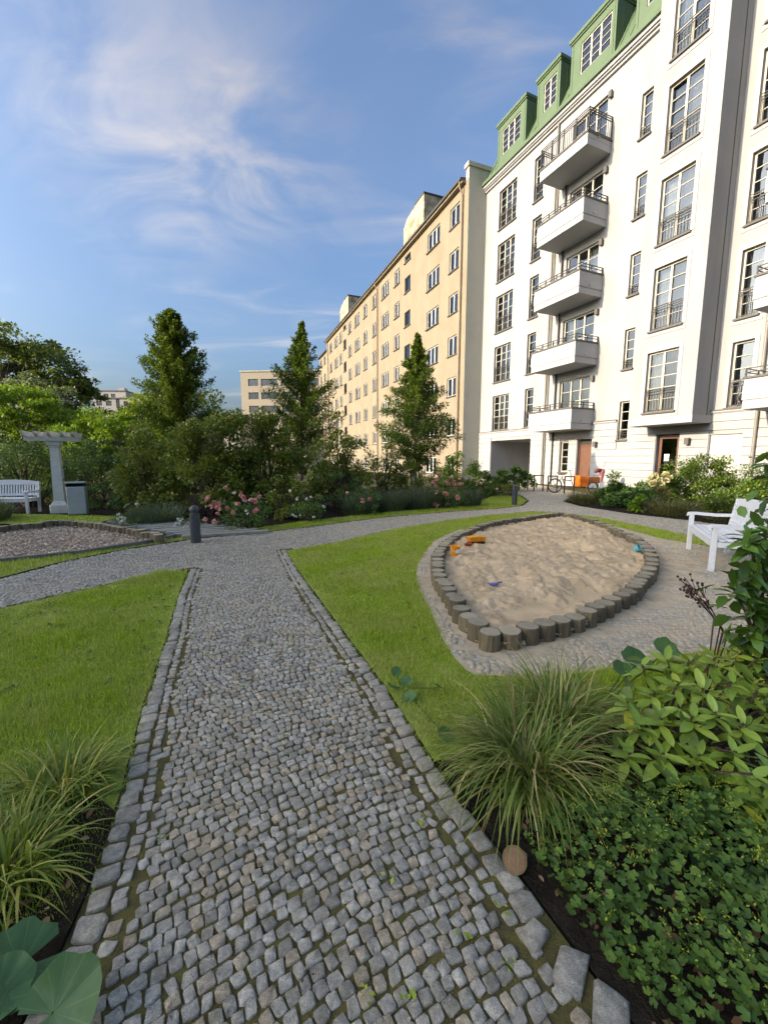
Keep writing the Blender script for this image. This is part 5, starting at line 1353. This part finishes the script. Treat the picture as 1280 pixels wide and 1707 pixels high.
def rosette_shrub(name, label, cat, loc, heads, meshes, L, nl, mat_stem='twig', droop=.2, spread=.5, fill=0, fmat='laurel_leaf'):
    t = thing(name, label, cat, (loc[0], loc[1], 0))
    st = MB(); cnt = 0
    for (x, y, z_) in heads:
        p = Vector((x - loc[0], y - loc[1], z_))
        b = Vector((p.x * .35, p.y * .35, 0.02)); mid = b.lerp(p, .55) + Vector((random.gauss(0, .03), random.gauss(0, .03), .03))
        st.tube([b, mid, p], [.009, .007, .005], 5)
        ax = (p - Vector((0, 0, -.1))).normalized() * .35 + Vector((0, 0, 1)); ax.normalize()
        n = nl + random.randint(-1, 2); a0 = random.random() * 6.28
        for i in range(n):
            az = a0 + i * 2.399; inner = i / n
            el = .95 - 1.35 * (1 - inner) * random.uniform(.7, 1.15) if i > 1 else -.2
            el = 1.1 * inner - droop - .1 + random.gauss(0, .14)
            side = ax.orthogonal().normalized(); side = Matrix.Rotation(az, 3, ax) @ side
            d = side * math.cos(el) + ax * math.sin(el)
            s = L * random.uniform(.72, 1.1) * (1 - .25 * inner)
            link('leaf', random.choice(meshes), t, tuple(p - ax * .012 * (n - i) * .5), rot=orient(d, random.gauss(0, .25)), scale=(s, s, s)); cnt += 1
    st.build('stems', mat_stem, t)
    if fill:
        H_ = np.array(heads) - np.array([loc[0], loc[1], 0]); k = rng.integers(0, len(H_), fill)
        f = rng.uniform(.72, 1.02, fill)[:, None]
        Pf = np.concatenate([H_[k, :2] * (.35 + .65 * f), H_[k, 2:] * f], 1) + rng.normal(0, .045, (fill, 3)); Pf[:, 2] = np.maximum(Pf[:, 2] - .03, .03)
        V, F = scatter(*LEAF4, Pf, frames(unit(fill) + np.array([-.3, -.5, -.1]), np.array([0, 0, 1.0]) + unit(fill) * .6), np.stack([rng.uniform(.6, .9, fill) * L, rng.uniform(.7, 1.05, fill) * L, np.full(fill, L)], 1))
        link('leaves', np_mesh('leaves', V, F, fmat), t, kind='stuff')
    return t
heads = []
for (u, v, Y) in [(1075, 1105, 2.05), (1110, 1100, 2.15), (1150, 1100, 2.1), (1190, 1095, 2.05), (1235, 1085, 2.1), (1270, 1090, 2.0), (1040, 1165, 1.9), (1085, 1150, 1.95), (1125, 1140, 1.95), (1170, 1150, 1.9), (1215, 1140, 1.9), (1260, 1150, 1.85), (1060, 1205, 1.8), (1105, 1195, 1.8), (1150, 1200, 1.75), (1195, 1190, 1.75), (1245, 1210, 1.7), (1045, 1250, 1.72), (1280, 1180, 1.8), (1300, 1120, 1.95), (1310, 1230, 1.7), (1100, 1255, 1.7), (1270, 1330, 1.45), (1300, 1290, 1.55), (1225, 1255, 1.62), (1345, 1160, 1.8), (1165, 1260, 1.66), (1258, 1300, 1.5), (1288, 1385, 1.36)]:
    heads.append(at(u + random.gauss(0, 4), v + random.gauss(0, 4), Y))
rosette_shrub('rhododendron', 'light green rhododendron with leaf rosettes in the right foreground', 'shrub', (1.45, 1.95), heads, RH, .135, 10, fill=80, fmat='rhodo_fill_shade')
heads = []
for k in range(25):
    v = 850 + 9.2 * k + random.gauss(0, 8); edge_u = 1244 + 24 * math.sin(k * 1.7) + (18 if v < 900 else 0)
    heads.append(at(edge_u + random.uniform(0, 70), v, random.uniform(2.0, 2.45)))
heads += [at(1285, 765, 2.5), at(1300, 815, 2.4)]
rosette_shrub('cherry_laurel', 'glossy dark cherry laurel at the right frame edge beside the bench', 'shrub', (2.5, 2.2), heads, LA, .125, 10, droop=.15, fill=420)
# butterbur style leaves
def kidney(name, mat, k):
    V = [(0, 0, 0)]; n = 26; rings_ = 3
    for r_ in range(1, rings_ + 1):
        for i in range(n + 1):
            a = -math.pi * .92 + 2 * math.pi * .92 * i / n
            rr = (r_ / rings_) * (1 + .10 * math.cos(a) + .035 * math.sin(7 * a + k) + (.03 * math.sin(19 * a + k) if r_ == rings_ else 0))
            V.append((math.sin(a) * rr * .52, math.cos(a) * rr * .52 + .05, .10 * (r_ / rings_) ** 2 * (1 + .5 * math.sin(3 * a + k)) + .022 * math.cos(7 * a) * (r_ / rings_)))
    F = []
    for i in range(n): F.append((0, 1 + i + 1, 1 + i, 0)[:3])
    for r_ in range(rings_ - 1):
        b = 1 + r_ * (n + 1); c = b + n + 1
        for i in range(n): F += [(b + i, b + i + 1, c + i + 1), (b + i, c + i + 1, c + i)]
    return np_mesh(name, V, F, mat, True)
KID = [kidney('leaf', 'butterbur', k) for k in range(3)]
def big_leaf_plant(label, base, leaves, cat='plant'):
    t = thing('butterbur', label, cat, (base[0], base[1], 0))
    st = MB()
    for (u, v, Y, s, tx, tz, rz) in leaves:
        p = Vector(at(u, v, Y)); l = p - Vector((base[0], base[1], 0))
        link('leaf', random.choice(KID), t, tuple(l), rot=(tx, tz, rz), scale=(s, s, s))
        st.tube([(l.x * .2, l.y * .2, .0), (l.x * .7, l.y * .7, l.z * .6), tuple(l)], [.006, .005, .004], 6)
    st.build('stalks', 'mantle_leaf', t)
big_leaf_plant('large green butterbur leaves amid the ground cover lower right', (1.12, 1.3), [(1190, 1462, 1.33, .17, .45, -.2, 1.2), (1172, 1365, 1.5, .13, .5, .1, .3), (1236, 1533, 1.2, .13, .5, .3, 2.5), (1285, 1500, 1.25, .15, .4, .2, .4), (1255, 1445, 1.35, .10, .4, -.2, 2.0)])
big_leaf_plant('large dark butterbur leaves in the lower left corner', (-1.08, .98), [(34, 1612, 1.02, .23, .35, -.25, 2.4), (88, 1690, .92, .21, .25, .55, -1.2), (-10, 1670, .94, .16, .2, .2, .5)])
big_leaf_plant('butterbur leaf on the bed edge before the sandbox apron', (1.4, 2.45), [(1062, 1105, 2.45, .17, .5, 0, .2), (1110, 1085, 2.6, .15, .6, .2, -.3), (1040, 1118, 2.4, .12, .4, -.3, .9)])
big_leaf_plant('small butterbur sprouting in the lawn beside the path edge', (.12, 2.6), [(660, 1122, 2.62, .07, .9, .2, .3), (678, 1138, 2.55, .08, .5, -.2, .2), (655, 1147, 2.52, .09, .5, .4, 1.4), (682, 1165, 2.42, .09, .4, -.2, -.5), (733, 1146, 2.5, .08, .6, 0, 2.4), (745, 1230, 2.05, .10, .5, .2, .6)])
# ground cover (lady's mantle like): scalloped leaves and lime flowers
def scallop():
    V = [(0, 0, 0)]; n = 14
    for i in range(n + 1):
        a = -math.pi * .9 + 1.8 * math.pi * i / n; rr = .5 * (1 + .14 * math.cos(5.5 * a))
        V.append((math.sin(a) * rr, math.cos(a) * rr, .10 + .06 * math.cos(5 * a)))
    return np.array(V), np.array([(0, i + 2, i + 1) for i in range(n)])
cover_poly = [(.58, 1.5), (.9, 1.75), (1.5, 1.78), (2.2, 1.7), (2.2, .5), (.93, .5), (.82, .84), (.70, 1.04), (.59, 1.28)]
n = 11000
Pg = np.stack([rng.uniform(.5, 2.2, n), rng.uniform(.5, 1.8, n)], 1)
Pg = Pg[in_poly(Pg, cover_poly)]
hz = .05 + .15 * np.clip(dist_line(Pg, cover_poly + [cover_poly[0]]) / .25, 0, 1) + .06 * fbm(Pg, 9, 3)
m_ = rng.random(len(Pg)) < np.clip(.65 + .5 * fbm(Pg, 6, 8), .15, 1); Pg, hz = Pg[m_], hz[m_]
n = len(Pg)
D = np.stack([rng.normal(0, 1, n), rng.normal(-.4, 1, n), rng.normal(0, .35, n)], 1)
s = rng.uniform(.014, .034, n)
V1, F1 = scatter(*scallop(), np.concatenate([Pg, (np.maximum(hz, .02) * rng.uniform(.35, 1.05, n))[:, None]], 1), frames(D, np.array([0, 0, 1.0]) + unit(n) * .5), s)
link('ground_cover', np_mesh('ground_cover', V1, F1, 'mantle_leaf'), None, label='dark green scalloped ground cover in the lower right bed', cat='ground cover', kind='stuff')
k = rng.integers(0, n, 420); pp = []
for i in k:
    c = np.array([Pg[i, 0], Pg[i, 1], max(hz[i], .05) + rng.uniform(.01, .07)])
    pp.append(c[None] + rng.normal(0, .010, (9, 3)) * np.array([1, 1, 1.4]))
pp = np.concatenate(pp)
V2, F2 = scatter(*LEAF4, pp, frames(unit(len(pp)), unit(len(pp))), rng.uniform(.006, .012, len(pp)))
link('ground_cover_flowers', np_mesh('ground_cover_flowers', V2, F2, 'mantle_flower'), None, label='lime yellow flower sprays over the lower right ground cover', cat='flowers', kind='stuff')
# dry leaves and litter in the beds
def litter(poly, n, label, zmax=.03, smin=.02, smax=.05):
    x0 = min(p[0] for p in poly); x1 = max(p[0] for p in poly); y0 = min(p[1] for p in poly); y1 = max(p[1] for p in poly)
    q = np.stack([rng.uniform(x0, x1, n), rng.uniform(y0, y1, n)], 1); q = q[in_poly(q, poly)]; n = len(q)
    V, F = scatter(*LEAF4, np.concatenate([q, rng.uniform(.012, zmax, n)[:, None]], 1), frames(np.stack([rng.normal(size=n), rng.normal(size=n), rng.normal(0, .25, n)], 1)), rng.uniform(smin, smax, n))
    link('leaf_litter', np_mesh('leaf_litter', V, F, 'dry_leaf'), None, label=label, cat='leaf litter', kind='stuff')
litter([(.5, 1.5), (.6, 1.9), (2.6, 2.2), (2.6, .4), (.95, .4), (.7, 1.0)], 900, 'dry brown leaves under the right foreground shrubs')
litter([(-1.1, 1.0), (-1.12, 1.25), (-1.3, 1.65), (-2.2, 1.6), (-2.2, .4), (-1.08, .4)], 500, 'dry brown leaves under the left sedge tufts')
# small weeds in the joints, moss tufts, leaf crumbs and daisies
def sprinkle(name, label, cat, poly, n, tmpl, smin, smax, mat, zmax, up=.6, avoid=()):
    x0 = min(p[0] for p in poly); x1 = max(p[0] for p in poly); y0 = min(p[1] for p in poly); y1 = max(p[1] for p in poly)
    q = np.stack([rng.uniform(x0, x1, n), rng.uniform(y0, y1, n)], 1); q = q[in_poly(q, poly)]
    for a in avoid: q = q[~in_poly(q, a)]
    n = len(q); k = 5
    q = np.repeat(q, k, 0) + rng.normal(0, .012, (n * k, 2)); n = len(q)
    V, F = scatter(*tmpl, np.concatenate([q, rng.uniform(.006, zmax, n)[:, None]], 1), frames(np.stack([rng.normal(size=n), rng.normal(size=n), np.abs(rng.normal(0, up, n))], 1)), rng.uniform(smin, smax, n))
    link(name, np_mesh(name, V, F, mat), None, label=label, cat=cat, kind='stuff')
near_path = PATH_L + PATH_R[::-1]
sprinkle('path_weeds', 'tiny green weeds growing in the cobble joints', 'weeds', near_path, 130, LEAF2, .010, .026, 'grass_blade', .012)
sprinkle('leaf_crumbs', 'small brown leaf crumbs scattered on the cobbled path', 'leaf litter', near_path, 120, LEAF2, .005, .014, 'dry_leaf', .016, .1)
sprinkle('lawn_weeds', 'clover and plantain leaves in the right lawn', 'weeds', lawn_right, 420, LEAF4, .02, .045, 'mantle_leaf', .03, .4, [APRON])
sprinkle('lawn_weeds', 'clover and plantain leaves in the left lawn', 'weeds', lawn_left, 300, LEAF4, .02, .045, 'mantle_leaf', .03, .4)
sprinkle('fallen_petals', 'pale fallen petals on the right lawn', 'petals', lawn_right, 22, LEAF4, .008, .02, 'white_petal', .045, .2, [APRON])
# dried flower stalk
ds = thing('dried_flower', 'dried brown seed head stalk in front of the near bench', 'plant', (1.93, 2.28, 0))
mb = MB(); tips = []
for (u0, v0, u1, v1) in [(1212, 1062, 1140, 962), (1205, 1055, 1160, 972), (1205, 1050, 1172, 1000), (1200, 1045, 1150, 985), (1190, 1030, 1136, 978)]:
    a = Vector(at(u0, v0, 2.3)) - Vector((1.93, 2.28, 0)); b = Vector(at(u1, v1, 2.3)) - Vector((1.93, 2.28, 0))
    mb.tube([(random.gauss(0, .01), 0, 0), tuple(a), tuple(a.lerp(b, .6) + Vector((.01, 0, .0))), tuple(b)], [.004, .004, .003, .002], 5)
    for _ in range(9):
        c = a.lerp(b, random.uniform(.72, 1.0)) + Vector((random.gauss(0, .022), random.gauss(0, .02), random.gauss(.008, .015)))
        mb.tube([tuple(a.lerp(b, .7)), tuple(c)], .0014, 4); tips.append(c)
mb.build('stalks', 'seed_brown', ds)
mb = MB()
for c in tips: mb.lathe([(.002, -.006), (.007, 0), (.008, .005), (.003, .010)], 6, tuple(c))
mb.build('seed_heads', 'seed_brown', ds, kind='stuff')

# ------------------------------------------------------------------ street furniture
def bollard(x, y, label):
    t = thing('bollard', label, 'bollard', (x, y, 0), 0, 'dark metal bollards')
    MB().lathe([(.088, 0), (.088, .545), (.082, .55), (.062, .552), (.062, .60), (.082, .602)], 24).build('post', 'bollard_paint', t, smooth=False)
    MB().lathe([(.084, .602), (.088, .615), (.085, .645), (.07, .675), (.045, .697), (.015, .708)], 24).build('cap', 'bollard_paint', t, smooth=False)
bx_, by_ = gr(327, 905); bollard(bx_, by_, 'dark round-topped bollard beside the boardwalk and pink roses')
bx_, by_ = gr(857, 842); bollard(bx_, by_, 'dark bollard at the path bend before the bicycle stands')
def bench(label, loc, rz, L=1.55):
    t = thing('park_bench', label, 'bench', loc, rz, 'white slatted garden benches')
    # local: x along, -y front
    for sx in (-1, 1):
        x = sx * (L / 2 - .035)
        MB().bbox(x - .033, x + .033, -.30, -.235, 0, .60, .006).build('leg', 'bench_white', t)
        mb = MB(); mb.rings([[(x - .03, y - .03, z_), (x + .03, y - .03, z_), (x + .03, y + .035, z_), (x - .03, y + .035, z_)] for y, z_ in ((.24, 0), (.25, .40), (.33, .90))]); mb.build('leg', 'bench_white', t)
        mb = MB(); mb.rings([[(x - w, y, z_ - .022), (x + w, y, z_ - .022), (x + w, y, z_ + .022), (x - w, y, z_ + .022)] for y, z_, w in ((-.335, .60, .03), (-.31, .622, .042), (-.2, .63, .042), (.05, .615, .036), (.27, .625, .03))]); mb.build('armrest', 'bench_white', t)
        MB().box(x - .022, x + .022, -.235, .22, .34, .41).build('side_rail', 'bench_white', t)
    MB().bbox(-L / 2 + .07, L / 2 - .07, -.295, -.255, .335, .42, .006).build('apron', 'bench_white', t)
    MB().box(-L / 2 + .07, L / 2 - .07, .22, .25, .34, .41).build('apron', 'bench_white', t)
    for i in range(6):
        y = -.305 + i * .088
        MB().bbox(-L / 2 + (.07 if i == 0 else .0), L / 2 - (.07 if i == 0 else .0), y, y + .072, .422, .444, .006).build('seat_slat', 'bench_white', t)
    # back
    def byz(z_): return .255 + (z_ - .42) * .155
    MB().box(-L / 2 + .07, L / 2 - .07, byz(.50) - .018, byz(.50) + .018, .48, .545).build('back_rail', 'bench_white', t)
    mb = MB(); n = 15; rs = []
    for i in range(n):
        x = -L / 2 + .065 + (L - .13) * i / (n - 1); q = (2 * i / (n - 1) - 1); zt = .89 + .055 * (1 - q * q)
        rs.append([(x, byz(.82) - .02, .80), (x, byz(.82) + .02, .80), (x, byz(zt) + .02, zt), (x, byz(zt) - .02, zt)])
    mb.rings(rs); mb.build('top_rail', 'bench_white', t)
    ns = 20
    for i in range(ns):
        x = -L / 2 + .11 + (L - .22) * i / (ns - 1)
        mb = MB(); mb.rings([[(x - .019, byz(z_) - .009, z_), (x + .019, byz(z_) - .009, z_), (x + .019, byz(z_) + .009, z_), (x - .019, byz(z_) + .009, z_)] for z_ in (.54, .805)]); mb.build('back_slat', 'bench_white', t)
    return t
fx, fy = np.array(gr(1184, 953)), np.array(gr(1147, 917))
ax = (fx - fy); Lb = np.linalg.norm(ax); ax /= Lb          # local +x points to the near end
yv = np.array([-ax[1], ax[0]])
cen = (fx + fy) / 2 + yv * .27
bench('white slatted garden bench beside the sandbox', (cen[0], cen[1], .012), math.atan2(ax[1], ax[0]), Lb + .07)
p1 = np.array(gr(47, 857)); ax2 = np.array([.985, .17]); yv2 = np.array([-ax2[1], ax2[0]])
cen = p1 - ax2 * .74 + yv2 * .27
bench('white slatted bench left of the pergola post', (cen[0], cen[1], .006), math.atan2(ax2[1], ax2[0]))
# pergola post
px_, py_ = gr(103, 855)
pg = thing('pergola', 'white pergola post with curved rafters at the left', 'pergola', (px_, py_, 0), R(24))
mb = MB()
mb.bbox(-.215, .215, -.215, .215, 0, .26, .02).build('plinth', 'pergola_white', pg)
mb = MB(); mb.rings([[(-w, -w, z_), (w, -w, z_), (w, w, z_), (-w, w, z_)] for w, z_ in ((.19, .262), (.15, .34), (.128, .36), (.102, 1.86), (.115, 1.88), (.12, 1.92), (.16, 1.94), (.16, 2.05))]); mb.build('column', 'pergola_white', pg)
MB().tube([(.13, -.13, .95), (.26, -.16, 1.0)], .012).tube([(.13, -.13, 1.3), (.24, -.16, 1.31)], .012).build('trellis_hook', 'dark_metal', pg)
for y in (-.17, .17): MB().box(-.62, .58, y - .035, y + .035, 2.052, 2.16).build('beam', 'pergola_white', pg)
for i, x in enumerate((-.57, -.29, 0.0, .29, .53)):
    prof = [(-0.527, 2.30), (-0.510, 2.24), (-0.408, 2.20), (-.34, 2.165), (.34, 2.165), (0.408, 2.20), (0.510, 2.24), (0.527, 2.30)]
    mb = MB(); mb.rings([[(x + dx_, p[0], p[1]) for p in prof] for dx_ in (-.03, .03)]); mb.build('rafter', 'pergola_white', pg)
# litter bin
bx_, by_ = gr(132, 859)
lb = thing('litter_bin', 'grey metal litter bin beside the pergola post', 'bin', (bx_, by_, 0), R(26))
MB().bbox(-.215, .215, -.14, .14, .04, .80, .015).build('body', 'zinc', lb)
MB().bbox(-.20, .20, -.148, -.141, .07, .76, .003).build('door', 'zinc', lb)
MB().box(-.205, -.185, -.13, .13, .80, .89).box(.185, .205, -.13, .13, .80, .89).box(-.19, .19, .11, .13, .80, .89).build('opening_frame', 'dark_metal', lb)
MB().bbox(-.225, .225, -.15, .15, .89, .93, .012).build('lid', 'zinc', lb)
MB().box(-.2, .2, -.14, .14, 0, .04).build('foot', 'dark_metal', lb)
# ground disc lamp cover
dx_, dy_ = gr(857, 1446)
dl = thing('ground_disc', 'round rusty disc with brass rim at the path edge', 'disc', (dx_, dy_, .03))
dl.rotation_euler = (R(38), 0, R(-15))
MB().lathe([(.041, 0.0), (.041, .012), (.036, .013)], 32).build('plate', 'rust_disc', dl)
mb = MB(); mb.torus((0, 0, 0), .0425, .0022, n=40, m=6)
mb.v = [(p[0], p[2], p[1] + .013) for p in mb.v]; mb.build('rim', 'brass', dl)
# bike stands
for i, (u, vt, vb, w, lab) in enumerate([(849, 789, 817, .45, 'leftmost dark bicycle stand hoop behind the far bollard'), (872, 790, 817, .45, 'second dark bicycle stand hoop from the left'), (897, 788, 819, .45, 'middle dark bicycle stand hoop'), (920, 793, 821, .45, 'dark bicycle stand hoop at the cargo bike rear wheel'), (948, 794, 823, .45, 'rightmost dark bicycle stand hoop in front of the cargo bike')]):
    p = gr(u, vb); t = thing('bike_stand', lab, 'bike stand', (p[0], p[1], 0), R(6), 'bicycle stands')
    MB().box(-w / 2 - .025, -w / 2 + .025, -.012, .012, 0, .74).build('leg', 'dark_metal', t); MB().box(w / 2 - .025, w / 2 + .025, -.012, .012, 0, .74).build('leg', 'dark_metal', t)
    MB().box(-w / 2 - .025, w / 2 + .025, -.013, .013, .741, .79).build('top_bar', 'dark_metal', t)
# cargo bike
cb = thing('cargo_bike', 'cargo bike with orange and brown box parked by the house', 'bicycle', (8.62, 18.55, 0), R(4))
def wheel(x, r, spokes=18):
    w = MB().torus((0, 0, 0), r - .025, .025).build('wheel', 'rubber', cb, (x, 0, r))
    MB().torus((0, 0, 0), r - .055, .012).build('rim', 'chrome', w)
    mb = MB()
    for i in range(spokes):
        a = 2 * math.pi * i / spokes; mb.tube([(0, .02 * (-1) ** i, 0), (math.cos(a) * (r - .06), 0, math.sin(a) * (r - .06))], .002, 4)
    mb.lathe([(.025, -.04), (.025, .04)], 10); mb.build('spokes', 'chrome', w)
wheel(-.82, .34); wheel(.98, .26)
MB().tube([(-.82, .0, .34), (-.35, 0, .30), (-.15, 0, .30), (.62, 0, .25)], .022).tube([(-.35, 0, .30), (-.52, 0, .80)], .018).tube([(-.82, .05, .34), (-.50, .04, .68)], .012).tube([(-.48, 0, .62), (-.05, 0, .55), (.05, 0, .30)], .018).build('frame', 'dark_metal', cb)
MB().tube([(-.05, 0, .55), (-.12, 0, .98), (-.20, 0, 1.02)], .016).tube([(-.20, -.30, 1.03), (-.12, -.12, 1.04), (-.12, .12, 1.04), (-.20, .30, 1.03)], .013).build('handlebar', 'chrome', cb)
mb = MB(); mb.rings([[(x, -w, z_), (x, w, z_), (x, w * .9, z_ + .06), (x, -w * .9, z_ + .06)] for x, w, z_ in ((-.66, .09, .83), (-.55, .09, .83), (-.45, .04, .84), (-.36, .02, .83))]); mb.build('saddle', 'saddle_brown', cb)
mb = MB(); mb.rings([[(.24, -.26, .30), (.60, -.26, .30), (.60, .26, .30), (.24, .26, .30)], [(.20, -.28, .80), (.60, -.28, .74), (.60, .28, .74), (.20, .28, .80)]]); mb.build('cargo_box', 'orange_paint', cb)
MB().bbox(.602, 1.14, -.28, .28, .46, .74, .01).build('cargo_box_front', 'box_wood', cb)
MB().torus((0, 0, 0), .30, .014, n=28).build('mudguard', 'white_paint', cb, (.98, 0, .27))
MB().tube([(-.35, -.08, .30), (-.30, -.08, .16)], .01).box(-.34, -.26, -.16, -.08, .15, .17).lathe([(.09, -.01), (.09, .01)], 14, (-.35, 0, .30)).build('crank', 'chrome', cb)
MB().box(-.98, -.56, -.05, .05, .72, .74).tube([(-.95, 0, .72), (-.85, 0, .36)], .008).build('carrier', 'dark_metal', cb)
# covered small bike/scooter handlebar at the wall
sx_, sy_ = at(1000, 790, 19.6)[:2]
sk = thing('kick_scooter', 'scooter with burgundy grips and pink bag leaning at the white wall', 'scooter', (sx_, sy_, 0), R(10))
MB().tube([(0, 0, .06), (.02, 0, .98)], .018).tube([(-.22, 0, .97), (.25, 0, .99)], .016).build('handle', 'white_paint', sk)
mb = MB(); mb.rings([[(x, math.cos(a) * r, .98 + math.sin(a) * r + z_) for a in np.linspace(0, 2 * math.pi, 10, endpoint=False)] for x, r, z_ in ((-.30, .04, -.04), (-.22, .09, -.02), (-.1, .10, .03), (.02, .07, .05), (.12, .02, .03))]); mb.build('hood', 'burgundy', sk)
mb = MB(); mb.rings([[(.1 + math.cos(a) * r, math.sin(a) * r * .7, z_) for a in np.linspace(0, 2 * math.pi, 10, endpoint=False)] for r, z_ in ((.02, .45), (.07, .55), (.12, .8), (.15, .95), (.1, 1.06), (.03, 1.09))]); mb.build('bag', 'pink_cloth', sk)
MB().box(-.1, .6, -.06, .06, .08, .11).lathe([(.05, -.02), (.05, .02)], 12, (-.0, 0, .05)).build('deck', 'dark_metal', sk)
# ------------------------------------------------------------------ toys in the sand
def on_sand(u, v):
    x, y = gr(u, v, .05); return x, y, sand_z(x, y)
x, y, zs = on_sand(758, 926)
bk = thing('toy_bucket', 'orange toy bucket inside the left sandbox edge', 'bucket', (x, y, zs - .01), R(20))
MB().rings([[(math.cos(a) * r, math.sin(a) * r, z_) for a in np.linspace(0, 2 * math.pi, 20, endpoint=False)] for r, z_ in ((.055, 0), (.078, .15), (.086, .152), (.086, .165), (.07, .163), (.05, .02))]).build('pail', 'toy_orange', bk)
MB().tube([(math.cos(a) * .085, -.04 * math.sin(a) - .02, .15 - .075 * math.sin(a)) for a in np.linspace(0, math.pi, 12)], .005, 5).build('handle', 'white_paint', bk)
MB().box(-.03, .03, -.083, -.078, .06, .12).build('sticker', 'paper', bk)
x, y, zs = on_sand(794, 908)
tk = thing('toy_truck', 'orange toy dump truck with red base in the sandbox corner', 'toy truck', (x, y, zs - .005), R(15))
tk.scale = (.74, .74, .74)
mb = MB(); mb.rings([[(-.19, -.09, .10), (.05, -.09, .10), (.05, .09, .10), (-.19, .09, .10)], [(-.24, -.11, .20), (.07, -.11, .22), (.07, .11, .22), (-.24, .11, .20)]]); mb.build('tipper', 'toy_orange', tk)
MB().bbox(.08, .20, -.085, .085, .08, .20, .01).build('cab', 'toy_orange', tk)
MB().box(-.2, .2, -.06, .06, .055, .085).build('chassis', 'toy_red', tk)
for xx in (-.13, .12):
    for yy in (-.09, .09): MB().rings([[(xx + math.cos(a) * .05, yy + d_, .05 + math.sin(a) * .05) for a in np.linspace(0, 2 * math.pi, 14, endpoint=False)] for d_ in (-.02, .02)]).build('wheel', 'rubber', tk)
x, y, zs = on_sand(780, 912)
MB().rings([[(math.cos(a) * r, math.sin(a) * r * .7, z_) for a in np.linspace(0, 2 * math.pi, 14, endpoint=False)] for r, z_ in ((.06, 0), (.075, .03), (.065, .03), (.05, .008))]).build('sand_mould', 'toy_red', None, (x, y, zs + .0), .3, label='dark red sand mould beside the toy truck', cat='sand toy')
x, y, zs = on_sand(823, 980)
sv = thing('toy_shovel', 'small blue toy shovel lying in the sand', 'toy shovel', (x, y, zs + .01), R(15))
mb = MB(); mb.rings([[(-.07, -.03, .012), (-.07, .03, .012), (-.07, .03, .018), (-.07, -.03, .018)], [(-.03, -.04, .0), (-.03, .04, .0), (-.03, .04, .008), (-.03, -.04, .008)], [(.03, -.035, .004), (.03, .035, .004), (.03, .035, .014), (.03, -.035, .014)]]); mb.build('blade', 'toy_blue', sv)
MB().tube([(.03, 0, .01), (.11, .01, .02)], .009, 6).build('handle', 'toy_blue', sv)
x, y, zs = on_sand(1057, 924)
MB().rings([[(math.cos(a) * r, math.sin(a) * r, z_) for a in np.linspace(0, 2 * math.pi, 16, endpoint=False)] for r, z_ in ((.045, 0), (.06, .09), (.052, .09), (.04, .01))]).build('toy_cup', 'toy_teal', None, (x, y, zs + .02), rot=(.9, .3, .4), label='teal toy cup tipped over by the right sandbox logs', cat='toy cup')
